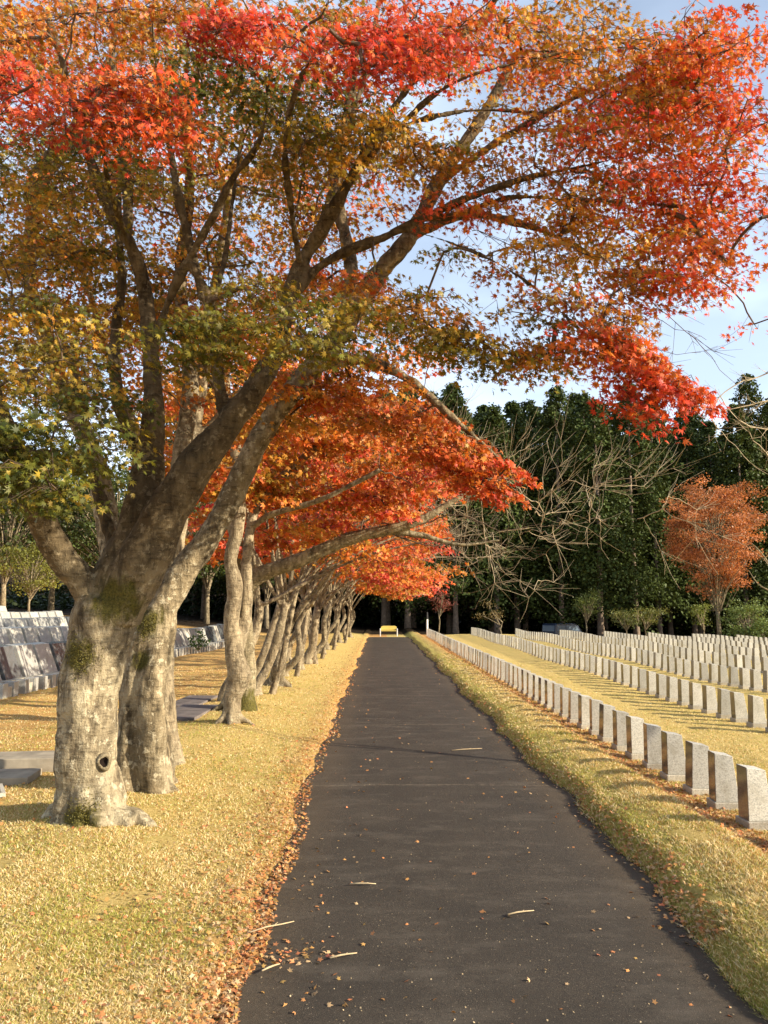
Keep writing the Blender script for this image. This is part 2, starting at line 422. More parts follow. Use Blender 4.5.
def roots(T, X, Y, rad, n, rs, spread=2.1):
    z0 = gz1(X,Y); a0 = rs.uniform(0,6.28)
    for k in range(n):
        a = a0+6.283*k/n+rs.uniform(-.35,.35); L_ = rad*rs.uniform(.8,1.25)*spread
        d = np.array((math.cos(a), math.sin(a), 0)); b = np.array((X,Y,z0))
        T.limb([b+d*rad*.35+(0,0,rad*2.0), b+d*rad*.9+(0,0,rad*.55), b+d*L_*.75+(0,0,.015), b+d*L_*1.1-(0,0,.07)], [rad*.45,rad*.42,rad*.22,rad*.09])
class Tree:
    """limbs drawn by hand, fine branches grown towards foliage clusters"""
    def __init__(s, name, base, label, cat, group):
        s.root = empty(name, base); tag(s.root, label, cat, group)
        s.base = np.array(base, dtype=float)
        s.P = []; s.par = []; s.w = []; s.limbs = []; s.fixed = []
        s.clusters = []; s.thin = None
    def limb(s, pts, radii, attach=True):
        
        if s.thin and len(s.limbs) > 0: radii = [q_*(s.thin if radii[0] < .19 or i_ > 3 else 1) for i_, q_ in enumerate(radii)]
        s.limbs.append((pts, radii))
        P, R = catmull(pts, radii, .09)
        for i, p in enumerate(P):
            if R[i] > .09 and i < len(P)*.5: continue       # no twigs low on the bole
            s.P.append(p); s.par.append(-1); s.w.append(0); s.fixed.append(R[i])
    def grow(s, targets, wig=.10, maxrad=.03, rs=RS):
        """connect each target to the nearest node"""
        T = np.array(targets); base = np.array(s.P)
        d = np.array([np.min(np.linalg.norm(base-t,axis=1)) for t in T])
        order = np.argsort(d)
        arr = np.empty((len(s.P)+len(T)*12, 3)); n = len(s.P); arr[:n] = base
        s.br = []; s.ends = [None]*len(T)
        for ti in order:
            t = T[ti]; A = arr[:n]
            dv = t-A; dist = np.linalg.norm(dv, axis=1)
            cost = dist + .35*np.maximum(0, A[:,2]-t[2]+.1)   # prefer coming from below
            i0 = int(np.argmin(cost)); p0 = A[i0].copy(); L = dist[i0]
            k = max(2, min(11, int(L/.11)+1))
            mid = (p0+t)/2 + rs.normal(0, wig*L, 3) + np.array((0,0,.10*L))
            ids = [i0]
            for j in range(1, k+1):
                q = j/k; pt = (1-q)**2*p0+2*q*(1-q)*mid+q*q*t
                if j < k: pt = pt + rs.normal(0, .009+.014*L/k, 3)
                arr[n] = pt; s.P.append(pt); s.par.append(ids[-1]); s.w.append(0); s.fixed.append(0)
                ids.append(n); n += 1
            s.br.append(ids); s.ends[ti] = ids[-1]
            q = ids[-1]
            while q != -1 and s.fixed[q] == 0: s.w[q] += 1; q = s.par[q]
    def rad(s, i, r0=.0035, pw=.47): 
        return s.fixed[i] if s.fixed[i] else r0*max(1,s.w[i])**pw
    def build_wood(s, mtrunk, mtwig, twigs=None, voxel=.016, r0=.0035, near=True, mname='trunk'):
        mb = MB(); off = s.base
        for pts, radii in s.limbs:
            P, R = catmull(pts, radii, .05 if near else .2)
            mb.tube(P-off, R, 18 if near else 9, rough=.14 if near else .1)
        o = mb.build('trunk', mtrunk, s.root, smooth=True)
        if near:
            r = o.modifiers.new('weld','REMESH'); r.mode = 'VOXEL'; r.voxel_size = voxel; r.use_smooth_shade = True
            sm_ = o.modifiers.new('smooth','SMOOTH'); sm_.factor = .5; sm_.iterations = 4
            for tn, ts_, st_ in (('bark_lumps', .30, .045), ('bark_grain', .07, .016)):
                tx = bpy.data.textures.get(tn) or bpy.data.textures.new(tn, 'CLOUDS'); tx.noise_scale = ts_; tx.noise_depth = 3
                dm = o.modifiers.new(tn, 'DISPLACE'); dm.texture = tx; dm.strength = st_*(1 if voxel < .017 else .55); dm.mid_level = .5; dm.texture_coords = 'LOCAL'
        s.trunk = o
        b = MB()
        for ids in s.br:
            P = np.array([s.P[i] for i in ids])-off
            r = [min(s.rad(i, r0), .05) for i in ids]; r[0] = min(r[0], r[1]*1.15)
            b.tube(P, r, 5 if near else 4, cap=False)
        for tw in (twigs or []):
            b.tube(tw[0]-off, tw[1], 3, cap=False)
        if b.n: s.branches = b.build('branches', mtwig, s.root, smooth=True)

def spray(cen, rad, n, rs=RS, flat=.075, droop_dir=None, tiltv=None):
    """leaf points + twigs of one flat leaf spray round cen"""
    a = rs.uniform(0, 2*math.pi, n); r = rad*np.sqrt(rs.uniform(0,1,n))
    P = np.stack([r*np.cos(a), r*np.sin(a)*.85, rs.normal(0, rad*flat, n)-.35*r*r/rad], 1)
    if tiltv is not None:
        P[:,2] += P[:,0]*tiltv[0]+P[:,1]*tiltv[1]
    out = P.copy(); out[:,2] = -.35*rad
    out /= (np.linalg.norm(out,axis=1)[:,None]+1e-9)
    return P+cen, out, r/rad
def twigs_for(cen, rad, k=5, rs=RS, tiltv=(0,0)):
    tw = []
    for i in range(k):
        a = rs.uniform(0,6.28); L = rad*rs.uniform(.6,1.0)
        e = np.array((math.cos(a)*L, math.sin(a)*L*.85, -.3*L+math.cos(a)*L*tiltv[0]))
        m_ = e*.5+rs.normal(0,.03,3)+np.array((0,0,.03))
        tw.append((np.array([cen, cen+m_, cen+e]), [.0032,.0022,.0012]))
    return tw

def zone(px, py, rx, ry, D0, D1, n, t, ts, r=.26, nl=34, tilt=(0,0), rot=0, rs=RS):
    """n foliage clusters in an ellipsoid of the crown; t = colour (0 green .. 1 crimson)"""
    L = []; n = max(1,int(n*1.2)); r *= 1.22; nl = int(nl*2.5)
    c, s_ = math.cos(math.radians(rot)), math.sin(math.radians(rot))
    for i in range(n):
        a = rs.uniform(0,6.28); q = math.sqrt(rs.uniform(0,1))
        dx, dy = rx*q*math.cos(a), ry*q*math.sin(a)
        X_, Y_ = px+dx*c-dy*s_, py+dx*s_+dy*c
        D = rs.uniform(D0, D1); p = np.array(at(X_, Y_, D))
        L.append((p, r*rs.uniform(.75,1.25), nl, t+rs.normal(0,ts), tilt))
    return L

def crown(tree, zones, m, tmpl, leafsize, tjit=.07, edge=.10, twigk=5, name='crown', r0=.0035, rs=RS):
    clusters = [c for z in zones for c in z]
    clusters = [c for c in clusters if c[0][2] > gz1(c[0][0], c[0][1])+1.0]
    tree.grow([c[0] for c in clusters], rs=rs)
    PP, DD, CC, tw = [], [], [], []
    for (cen, rad, nl, t, tilt) in clusters:
        t = t-.07*max(0,min(1,(t-.3)/.2))*(1 if t < .74 else .6)
        P, d, q = spray(cen, rad, max(3,int(nl*rs.uniform(.6,1.3))), rs, tiltv=tilt)
        PP.append(P); DD.append(d); tt = t+edge*(q-.4)+rs.normal(0,tjit,len(P))
        # leaves turn first at the top and outside of the crown
        C = ramp_col(tt)*rs.uniform(.6,1.2,(len(P),1))*rs.uniform(.65,1.2); CC.append(C)
        if twigk: tw += twigs_for(cen, rad, twigk, rs, tilt)
    P = np.concatenate(PP)-tree.base; D = np.concatenate(DD); C = np.concatenate(CC)
    leaves_mesh(name, P, leafsize, C, m, tree.root, tmpl, droop=D*1.3, tilt=.6, rs=rs, upz=.7, up=np.array((.5,-.35,0)))
    return tw, len(P)

def px_limb(L, Y=None):
    """waypoints (px,py,depth,half width in px) -> points, radii"""
    pts = []; rr = []
    for (a,b,D,w) in L:
        pts.append(np.array(at(a,b,D))); rr.append(w*D/F)
    return pts, rr

# ------------------------------------------------------------------ tree A: the big maple in front
GA = 'autumn trees along the left side of the path'
bA = at(88, 832, 5.9); bA.z = gz1(bA.x, bA.y)
A = Tree('maple_tree', tuple(bA), 'largest maple in front, pale mossy trunk with dark knot hole, red and green leaves overhead', 'maple tree', GA)
trunkA = px_limb([(90,850,5.9,42),(89,822,5.9,37),(87,790,5.9,32),(87,740,5.9,30.5),(90,690,5.9,30.5),(96,650,5.9,31),(102,622,5.9,33),(108,598,5.9,30)])
A.limb(trunkA[0], [q_*.93 for q_ in trunkA[1]]); A.thin = .68
def L(tree, *w): tree.limb(*px_limb(w))
L(A,(104,618,5.9,24),(84,586,5.85,22),(58,552,5.75,21),(34,505,5.6,18),(12,450,5.4,18),(-12,380,5.2,16),(-40,290,5.0,13),(-60,190,4.9,9),(-50,90,4.8,5))
L(A,(108,612,5.9,26),(120,575,5.95,24),(137,530,6.0,21),(148,470,6.1,17),(153,400,6.1,15.5),(150,340,6.1,14),(146,300,6.1,12.5),(133,250,6.0,10.5),(110,210,5.9,9),(92,165,5.8,7.5),(78,110,5.7,6),(60,55,5.6,4.5),(40,0,5.5,3))
L(A,(116,615,5.9,27),(141,566,5.85,24),(164,520,5.8,22),(190,474,5.8,21),(224,430,5.8,20),(256,388,5.9,18),(280,340,6.0,13),(290,296,6.0,12),(306,255,6.0,11.5),(326,222,5.9,10.5),(350,180,5.8,9),(376,135,5.7,7.5),(405,92,5.6,6),(440,55,5.5,5),(480,20,5.4,4),(510,-15,5.3,2.5))
L(A,(121,585,5.95,12),(114,550,6.1,10),(104,512,6.2,9),(94,478,6.3,8.5),(86,440,6.4,7.5),(80,390,6.5,6),(60,330,6.6,4))
L(A,(146,470,6.05,12),(128,432,6.2,10),(117,395,6.3,9.5),(115,340,6.4,8.5),(122,280,6.5,7),(118,220,6.5,5.5),(125,150,6.5,4))
L(A,(150,350,6.1,10),(162,320,6.0,8),(176,285,5.9,7.5),(190,258,5.8,7),(214,215,5.7,6.5),(232,178,5.6,6),(256,148,5.5,5),(266,112,5.4,4),(270,60,5.3,3))
L(A,(188,262,5.8,7),(205,290,5.85,7.5),(212,330,5.9,9),(222,400,5.85,10),(232,432,5.82,9))
L(A,(203,300,5.85,7),(192,250,5.9,7.5),(180,205,5.9,7),(172,160,5.9,6),(160,90,5.8,5),(150,20,5.7,3))
L(A,(212,300,5.85,5),(225,258,6.1,4.5),(232,205,6.3,4),(240,150,6.4,3))
L(A,(126,240,6.0,7),(128,200,6.2,9),(120,140,6.3,8),(112,70,6.3,6),(118,0,6.3,4))
L(A,(288,300,6.0,9),(318,268,6.0,8),(350,250,5.9,7.5),(386,236,5.8,7),(424,218,5.7,6.5),(462,200,5.6,5.5),(520,180,5.5,4),(584,166,5.4,3),(650,150,5.3,2.2))
L(A,(424,220,5.7,5),(452,216,5.7,4.5),(508,198,5.6,4),(560,199,5.5,3.5),(620,202,5.4,3),(690,208,5.3,2.3),(740,215,5.2,1.8))
L(A,(400,230,5.75,4),(430,236,5.7,3.3),(485,257,5.5,3),(535,288,5.3,2.6),(580,330,5.1,2.2),(625,362,5.0,1.8),(665,385,4.95,1.4))
L(A,(352,178,5.8,6),(395,130,5.5,4.6),(450,85,5.3,3.4),(520,62,5.2,2.6),(600,48,5.1,2),(680,50,5.0,1.4))
L(A,(300,268,6.0,7),(330,200,6.3,6),(352,120,6.5,5.5),(372,50,6.6,5),(380,-20,6.7,3.5))
L(A,(376,138,5.7,4.5),(420,120,5.8,4),(480,110,5.9,3.2),(560,112,5.9,2.6),(640,96,5.8,2))
L(A,(300,262,5.9,6),(290,200,5.5,5.5),(285,140,5.1,5),(300,80,4.8,4),(330,30,4.5,3))
L(A,(130,250,6.0,6),(110,190,5.5,5),(100,140,5.0,4),(70,100,4.6,3),(40,80,4.4,2))
# roots
A.thin = None
for (ax, ay, D, w, bx, by) in ((104,800,5.85,13,122,852),(92,815,5.75,14,100,862),(66,812,5.95,12,40,838),(98,815,5.85,17,128,858),(110,820,5.9,13,158,848),(75,815,5.9,15,52,846),(82,818,5.8,15,78,862)):
    p0 = at(ax,ay,D); p1 = at((ax+bx)/2,(ay+by)/2+4,D-.06); p1.z = gz1(p1.x,p1.y)+.035; p2 = at(bx,by,D-.1); p2.z = gz1(p2.x,p2.y)-.045
    A.limb([p0,p1,p2],[w*D/F, w*.6*D/F, w*.3*D/F])
L(A,(480,20,5.4,4),(540,-50,5.1,3.5),(640,-110,4.8,3.2),(760,-150,4.5,3),(860,-170,4.2,2.5),(960,-150,4.0,2))  # unseen limb added to carry the shading sprays
A.thin = None; roots(A, float(bA.x), 5.92, .205, 7, np.random.RandomState(6), 1.45)
zA = [
 zone(30,95,60,38,4.3,4.9,11,.80,.05,.24,34), zone(120,105,75,30,4.3,5.0,15,.76,.07,.24,34), zone(150,130,60,18,4.5,5,6,.74,.06,.22,34),
 zone(240,34,40,18,4.4,4.7,8,.86,.03,.22,36), zone(360,48,75,22,4.3,4.8,17,.84,.05,.23,36), zone(430,30,40,30,4.6,5.2,8,.82,.05),
 zone(130,14,90,24,4.7,5.5,14,.58,.08,.26), zone(20,20,50,30,5,6,8,.64,.08), zone(220,90,80,36,5.0,6.2,18,.13,.07,.28,40), zone(330,110,60,35,5.0,6.0,14,.20,.1,.28),
 zone(60,165,90,34,5.0,6.2,22,.18,.1,.28), zone(40,230,90,40,5.6,6.8,22,.30,.12,.28), zone(360,140,70,40,5.0,6.2,15,.36,.12,.27),
 zone(300,170,50,40,5.6,6.5,7,.3,.1),
 zone(40,345,70,50,5.0,6.4,20,.24,.12,.28,40), zone(40,430,80,46,4.6,5.8,26,.12,.07,.28,46), zone(90,395,60,40,5,6,10,.20,.1), zone(20,480,50,22,4.6,5.2,8,.10,.05,.24,40),
 zone(215,338,55,24,4.8,5.3,13,.17,.05,.23,40), zone(335,325,60,28,4.7,5.4,13,.20,.08,.24,38), zone(270,300,50,20,5.2,5.8,5,.3,.1),
 zone(430,325,55,32,5.0,5.6,12,.36,.13,.24,36), zone(390,290,50,25,5.2,5.8,8,.5,.12,.24),
 zone(500,335,65,30,5.0,5.6,13,.34,.13,.24,36,(-.2,0)), zone(545,350,40,20,5.0,5.4,6,.55,.1,.22,32), 
 zone(570,300,60,25,4.8,5.4,11,.60,.1,.24,36,(-.3,0),25), zone(622,350,52,22,4.7,5.1,12,.70,.05,.21,40,(-.5,0),38), zone(668,390,40,14,4.7,4.9,8,.80,.04,.18,40,(-.5,0),22), zone(642,410,20,18,4.7,4.9,4,.82,.04,.17,36,(-.6,0),60),
 zone(600,60,110,45,5.0,6.2,30,.58,.12,.27,38), zone(700,60,70,32,4.8,5.8,14,.80,.05,.26,38), zone(560,20,70,25,5,6,10,.50,.12),
 zone(640,130,110,45,4.9,6.2,34,.64,.13,.27,38), zone(735,110,40,25,4.8,5.8,9,.80,.05,.25),
 zone(700,200,80,45,4.8,6.0,26,.74,.09,.27,40), zone(590,190,60,30,5.2,6.2,12,.40,.15,.26), zone(500,170,50,20,5.2,6.0,5,.45,.12,.24,26), zone(600,245,50,30,5.2,6.2,12,.42,.12,.25), zone(690,265,60,26,5,5.8,12,.72,.08,.24),
 zone(480,140,60,12,5.5,6.2,4,.3,.1,.22,26), zone(450,210,60,14,5.4,5.9,8,.66,.08,.22,30), zone(440,165,70,25,5.4,6.4,10,.50,.12,.25), zone(640,285,40,16,5,5.6,7,.62,.1,.22,32), zone(560,240,30,18,5.2,5.8,4,.45,.1,.22,26),
 zone(480,260,60,24,5.4,6,5,.55,.12,.2,20), zone(460,10,60,22,5,6,8,.75,.07), zone(330,10,80,20,5,6.4,12,.60,.15),
 zone(110,25,130,40,5.8,7.0,18,.5,.16,.28), zone(30,60,60,40,6,7.2,10,.45,.14,.28), zone(210,230,120,60,6.4,7.2,14,.38,.14,.28,34), zone(130,290,120,50,6.4,7.2,14,.36,.15,.28,34), zone(215,160,80,50,6.4,7.2,12,.32,.15,.28),
]
def inview(p, mrg=30):
    d = _R.transposed() @ (Vector(p)-Vector((0,0,CAMZ)))
    if d.z > -.1: return False
    u, v = 384+F*d.x/-d.z, 512-F*d.y/-d.z
    return -mrg < u < 768+mrg and -mrg < v < 1024+mrg
shade_sprays = []  # unseen leaf sprays added toward the sun to shade the left leaves and limbs
while len(shade_sprays) < 60:
    p = np.array((RS.uniform(1.3,3.9),RS.uniform(2.7,4.4),RS.uniform(4.3,5.5)))
    if not inview(p, 45): shade_sprays.append((p,.3,60,.72+RS.normal(0,.06),(0,0)))
zA.append(shade_sprays)
# sprays above and beyond the picture, so the crown is whole
for (x0,x1,y0,y1,z0,z1,n,t) in ((-5.5,2.5,3.6,8.2,5.6,7.2,60,.7),(-6.5,-3.2,3.5,8,3.2,5.6,34,.4),(2.8,4.6,4.2,6.5,3.6,5.4,22,.8)):
    zA.append([(np.array((RS.uniform(x0,x1),RS.uniform(y0,y1),RS.uniform(z0,z1))),.3,30,t+RS.normal(0,.08),(0,0)) for _ in range(n)])
tw, nA = crown(A, zA, M['leaf'], STAR7, .035, tjit=.06)
# a few leafless shoots sticking out of the lower right of the crown
def shoots(tree, L_, r0=.004, fork=5, rs=RS):
    tw = []
    for w in L_:
        P = np.array([np.array(at(*q)) for q in w]); n = len(P)
        P, R = catmull(P, list(np.linspace(r0, .0015, n)), .07)
        P = P+rs.normal(0,.008,P.shape); tw.append((P,R))
        for k in range(fork):
            i = rs.randint(1, len(P)-1); d = P[min(i+1,len(P)-1)]-P[i-1]; d /= np.linalg.norm(d)
            e = d+rs.normal(0,.55,3); e /= np.linalg.norm(e); Ln = rs.uniform(.12,.4)
            Q = np.array([P[i], P[i]+e*Ln*.5+rs.normal(0,.015,3), P[i]+e*Ln+np.array((0,0,.04))]); tw.append((Q,[R[i]*.7,.0016,.001]))
            for k2 in range(2):
                e2 = e+rs.normal(0,.6,3); e2 /= np.linalg.norm(e2); Q2 = np.array([Q[1], Q[1]+e2*Ln*.35, Q[1]+e2*Ln*.6]); tw.append((Q2,[.0014,.0011,.0008]))
    return tw
tw += shoots(A, [[(600,255,5.3),(650,300,5.2),(700,345,5.1),(735,385,5.1)],[(600,290,5.3),(650,318,5.2),(705,340,5.2)],[(560,290,5.2),(610,310,5.2),(660,350,5.2),(700,352,5.2)],[(470,230,5.5),(520,250,5.4),(550,270,5.4)],[(480,180,5.5),(510,215,5.5),(505,245,5.5)]])
moss_spots = [(at(112,598,5.7), .21), (at(78,655,5.75), .15), (at(72,690,5.8),.07), (at(82,825,5.65), .16), (at(140,610,5.75),.10)]
mossA = [((p-Vector(bA))[:], r) for p, r in moss_spots]
M['barkA'] = bark('mossy_maple_bark', (.42,.34,.21), (.085,.064,.04), moss=mossA, lichen=.8, shaded=(1.3,2.5,.40))
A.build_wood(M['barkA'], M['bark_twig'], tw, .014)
# knot hole : a dark hollow with a swollen lip on the lit side of the trunk
def knot(tree, px, py, D, r, ry=1.25):
    c = at(px,py,D)-Vector(tree.base); mb = MB(); md = MB()
    nrm = (Vector((0,0,CAMZ))-at(px,py,D)); nrm.z = 0; nrm.normalize(); side = nrm.cross(Vector((0,0,1)))
    n = 18; V = []; 
    rings = [(1.6,-.03),(1.25,.002),(1.02,.007),(.8,-.002)]
    for (q,dp) in rings:
        for k in range(n):
            a = 2*math.pi*k/n; j = 1+.1*math.sin(3*a+1); V.append(c+side*(r*q*j*math.cos(a))+Vector((0,0,r*q*ry*j*math.sin(a)))+nrm*dp)
    Fc = [(i*n+k,i*n+(k+1)%n,(i+1)*n+(k+1)%n,(i+1)*n+k) for i in range(3) for k in range(n)]
    mb.add([tuple(v) for v in V], Fc); o = mb.build('knot_lip', M['bark'], tree.trunk, smooth=True)
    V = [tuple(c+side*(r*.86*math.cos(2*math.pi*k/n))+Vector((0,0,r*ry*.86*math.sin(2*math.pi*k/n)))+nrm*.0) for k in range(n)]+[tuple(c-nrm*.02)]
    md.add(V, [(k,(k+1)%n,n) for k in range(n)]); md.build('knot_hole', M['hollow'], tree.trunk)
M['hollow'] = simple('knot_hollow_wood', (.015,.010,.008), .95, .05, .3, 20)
knot(A, 104, 762, 5.738, .034)
def moss_part(tree, spots, n, rs=RS, trunkR=None):
    """tufts of moss: tiny blades on the bark round each spot"""
    P = []; 
    for (c, r, axis_pt, rad) in spots:
        for k in range(n):
            z = c.z+rs.normal(0, r*.5); a0 = math.atan2(c.y-axis_pt[1], c.x-axis_pt[0]); a = a0+rs.normal(0, r*.45/rad)
            P.append((axis_pt[0]+rad*math.cos(a), axis_pt[1]+rad*math.sin(a), z))
    P = np.array(P)-tree.base; n_ = len(P)
    C = np.array([(.13,.115,.025)])*rs.uniform(.4,1.5,(n_,1))
    leaves_mesh('moss', P, .010, C, M['broad'], tree.trunk, DIAM, tilt=1.4, rs=rs)['kind'] = 'stuff'
ax = at(90,700,5.9)
moss_part(A, [(at(82,655,5.7),.13,(at(94,655,5.9).x,5.9),.226),(at(84,815,5.65),.12,(at(88,815,5.9).x,5.9),.262)], 700)

# ------------------------------------------------------------------ tree B behind it, long pale limb
bB = at(142, 800, 6.9); bB.z = gz1(bB.x,bB.y)
B = Tree('maple_tree', tuple(bB), 'maple with furrowed trunk right behind the biggest one, pale limb leaning over the path', 'maple tree', GA)
L(B,(140,818,6.9,32),(140,790,6.9,25),(141,740,6.9,22),(143,690,6.9,22),(149,645,6.9,23),(165,605,6.9,16),(188,566,7.0,13.5),(213,530,7.0,12.5),(236,486,7.0,12),(256,445,6.95,11.5),(283,402,6.9,11),(314,366,6.8,10.5),(345,325,6.6,11),(378,275,6.5,10),(408,238,6.5,8.5),(440,180,6.6,7),(480,120,6.7,5.5),(520,50,6.8,4))
L(B,(122,815,6.78,17),(128,780,6.74,13),(130,730,6.74,11),(136,680,6.78,11),(146,640,6.8,10))
L(B,(160,812,6.82,16),(153,780,6.72,14),(152,730,6.7,14),(152,690,6.72,13),(158,640,6.8,10),(170,605,6.88,7))
L(B,(148,650,6.95,17),(128,600,7.2,14),(110,540,7.5,12),(95,460,7.7,10),(60,380,7.9,9),(30,280,8,7),(40,180,8,10),(70,140,8,8),(110,60,8,5))
L(B,(150,640,6.95,15),(165,560,7.3,12),(180,470,7.6,10),(190,380,7.8,8),(180,280,7.9,7),(190,180,8,5),(180,90,8,4))
L(B,(345,326,6.6,8),(350,260,6.8,7),(335,180,7,6),(350,100,7.2,5),(360,20,7.3,4))
L(B,(310,368,6.7,7),(360,360,6.8,6),(410,380,6.8,4.5),(455,420,6.8,3.5),(500,460,6.7,2.5))
L(B,(410,235,6.5,6),(470,215,6.4,4.5),(540,230,6.3,3.2),(600,260,6.2,2.4))
L(B,(440,182,6.6,5),(500,140,6.4,4),(570,100,6.2,3),(640,70,6.1,2.4))
L(B,(125,792,6.8,14),(120,812,6.75,10),(112,830,6.7,5))
L(B,(155,792,6.85,15),(168,812,6.8,9),(185,825,6.75,4))
roots(B, bB.x, 6.92, .21, 7, np.random.RandomState(3), 1.9)
zB = [
 zone(90,40,130,50,8,9.6,34,.5,.12,.34,34),
 zone(200,210,170,120,7.2,8.6,84,.46,.12,.32,34), zone(80,210,120,120,7.4,8.8,60,.42,.12,.32,34), zone(100,350,110,50,7.2,8.4,26,.54,.1,.30,34),
 zone(250,60,240,50,7.2,8.8,70,.52,.14,.32,32), zone(350,240,60,60,7,8,12,.60,.1,.28,32), zone(380,160,50,30,7,8,8,.5,.1),
 zone(350,385,70,35,6.6,7.4,22,.60,.07,.26,38), zone(420,430,60,30,6.5,7.2,18,.66,.06,.25,38,(-.3,0),20), zone(480,470,42,20,6.5,6.9,12,.74,.05,.22,40,(-.4,0),25),
 zone(280,400,50,40,7,8,12,.56,.08), zone(610,100,110,60,6.5,7.6,22,.55,.12,.3,30), zone(640,220,90,50,6.4,7.4,14,.5,.12,.3,30), zone(420,70,60,40,6.8,7.8,6,.4,.2),
 zone(700,40,60,35,6.5,7.5,8,.7,.1),
]
zB.append([(np.array((RS.uniform(-5.5,2),RS.uniform(6,10),RS.uniform(6.2,8))),.32,26,.6+RS.normal(0,.1),(0,0)) for _ in range(50)])
tw, nB = crown(B, zB, M['leaf'], STAR5, .042, twigk=4, tjit=.06)
M['barkB'] = bark('furrowed_maple_bark', (.36,.28,.165), (.06,.046,.028), moss=[((at(146,620,6.7)-bB)[:],.17),((at(118,760,6.75)-bB)[:],.12),((at(140,660,6.7)-bB)[:],.10)], lichen=.7, shaded=(4.2,5.5,.5))
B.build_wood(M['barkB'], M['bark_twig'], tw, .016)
mossB = [(at(146,628,6.7),.14,(at(150,630,6.9).x,6.9),.19),(at(120,762,6.8),.12,(at(140,762,6.9).x,6.9),.222)]
moss_part(B, mossB, 500)

# ------------------------------------------------------------------ tree C: slim pale trunk right behind
bC = at(172,772,7.9); bC.z = gz1(bC.x,bC.y)
Cc = Tree('maple_tree', tuple(bC), 'slim pale trunk with flaring roots at the right of the furrowed trunk', 'maple tree', GA)
L(Cc,(176,782,7.9,17),(172,762,7.9,12),(166,720,7.9,10.5),(163,670,7.95,10.5),(166,610,8,10),(176,540,8.2,9),(190,450,8.4,8),(205,360,8.6,7),(220,260,8.8,5.5),(235,160,9,4))
L(Cc,(170,760,7.88,8),(178,775,7.8,6),(188,786,7.75,3)); L(Cc,(164,755,7.9,8),(160,775,7.8,6),(156,786,7.8,3))
L(Cc,(190,450,8.4,6),(235,400,8.5,5),(290,350,8.6,4),(350,310,8.6,3))
L(Cc,(180,520,8.2,6),(140,440,8.5,5),(110,360,8.8,4),(80,260,9,3))
zC = [zone(200,430,60,50,8.4,9.6,16,.55,.08,.32,30), zone(150,250,150,130,8.8,10,40,.58,.1,.36,30), zone(300,330,90,60,8.4,9.6,22,.62,.07,.34,30), zone(60,300,100,100,9,10.5,20,.5,.1,.36,30), zone(260,150,150,100,9,10.5,26,.6,.1,.36,28)]
tw, nC = crown(Cc, zC, M['leaf'], STAR5, .055, twigk=3)
Cc.build_wood(M['bark_pale'], M['bark_twig'], tw, .018)

# ------------------------------------------------------------------ tree D: twin slim trunks
bD = at(231,728,10.6); bD.z = gz1(bD.x,bD.y)
D_ = Tree('maple_tree', tuple(bD), 'slim wavy pale trunk standing alone right of the big trunks, orange leaves above', 'maple tree', GA)
L(D_,(228,738,10.6,14),(231,720,10.6,9.5),(233,698,10.6,8.5),(239,676,10.6,11.5),(235,655,10.6,9),(231,625,10.6,7.5),(235,590,10.6,8),(231,560,10.6,6.5),(237,530,10.6,7),(240,500,10.6,6.5),(236,450,10.7,6),(225,380,10.8,5),(230,300,11,4))
L(D_,(237,650,10.65,7),(246,610,10.8,6),(247,560,10.9,5.5),(256,510,11,5),(290,470,11.1,4.5),(340,430,11.2,3.6),(400,400,11.2,2.8))
L(D_,(250,530,11,4),(270,515,10.8,3.5),(320,500,10.6,3),(380,470,10.4,2.4))
roots(D_, bD.x, 10.6, .125, 6, np.random.RandomState(4))
zD = [zone(300,430,60,40,10.2,11.6,22,.60,.07,.36,34), zone(260,480,45,28,10.4,11.6,14,.56,.07,.34,34), zone(380,430,60,40,10.4,11.6,20,.66,.06,.36,34), zone(440,470,40,25,10.2,11,8,.72,.05,.32,34), zone(240,370,90,60,10.6,12,24,.6,.08,.4,30), zone(340,340,120,60,10.6,12.4,26,.62,.08,.4,30), zone(205,540,14,24,11,12,6,.70,.06,.3,34), zone(300,510,40,20,10.6,11.6,8,.62,.06,.3,34),zone(180,430,60,50,11,12,10,.6,.08,.4,30)]
tw, nD = crown(D_, zD, M['leaf'], STAR5, .062, twigk=3)
D_.build_wood(M['bark_pale'], M['bark_twig'], tw, .02)

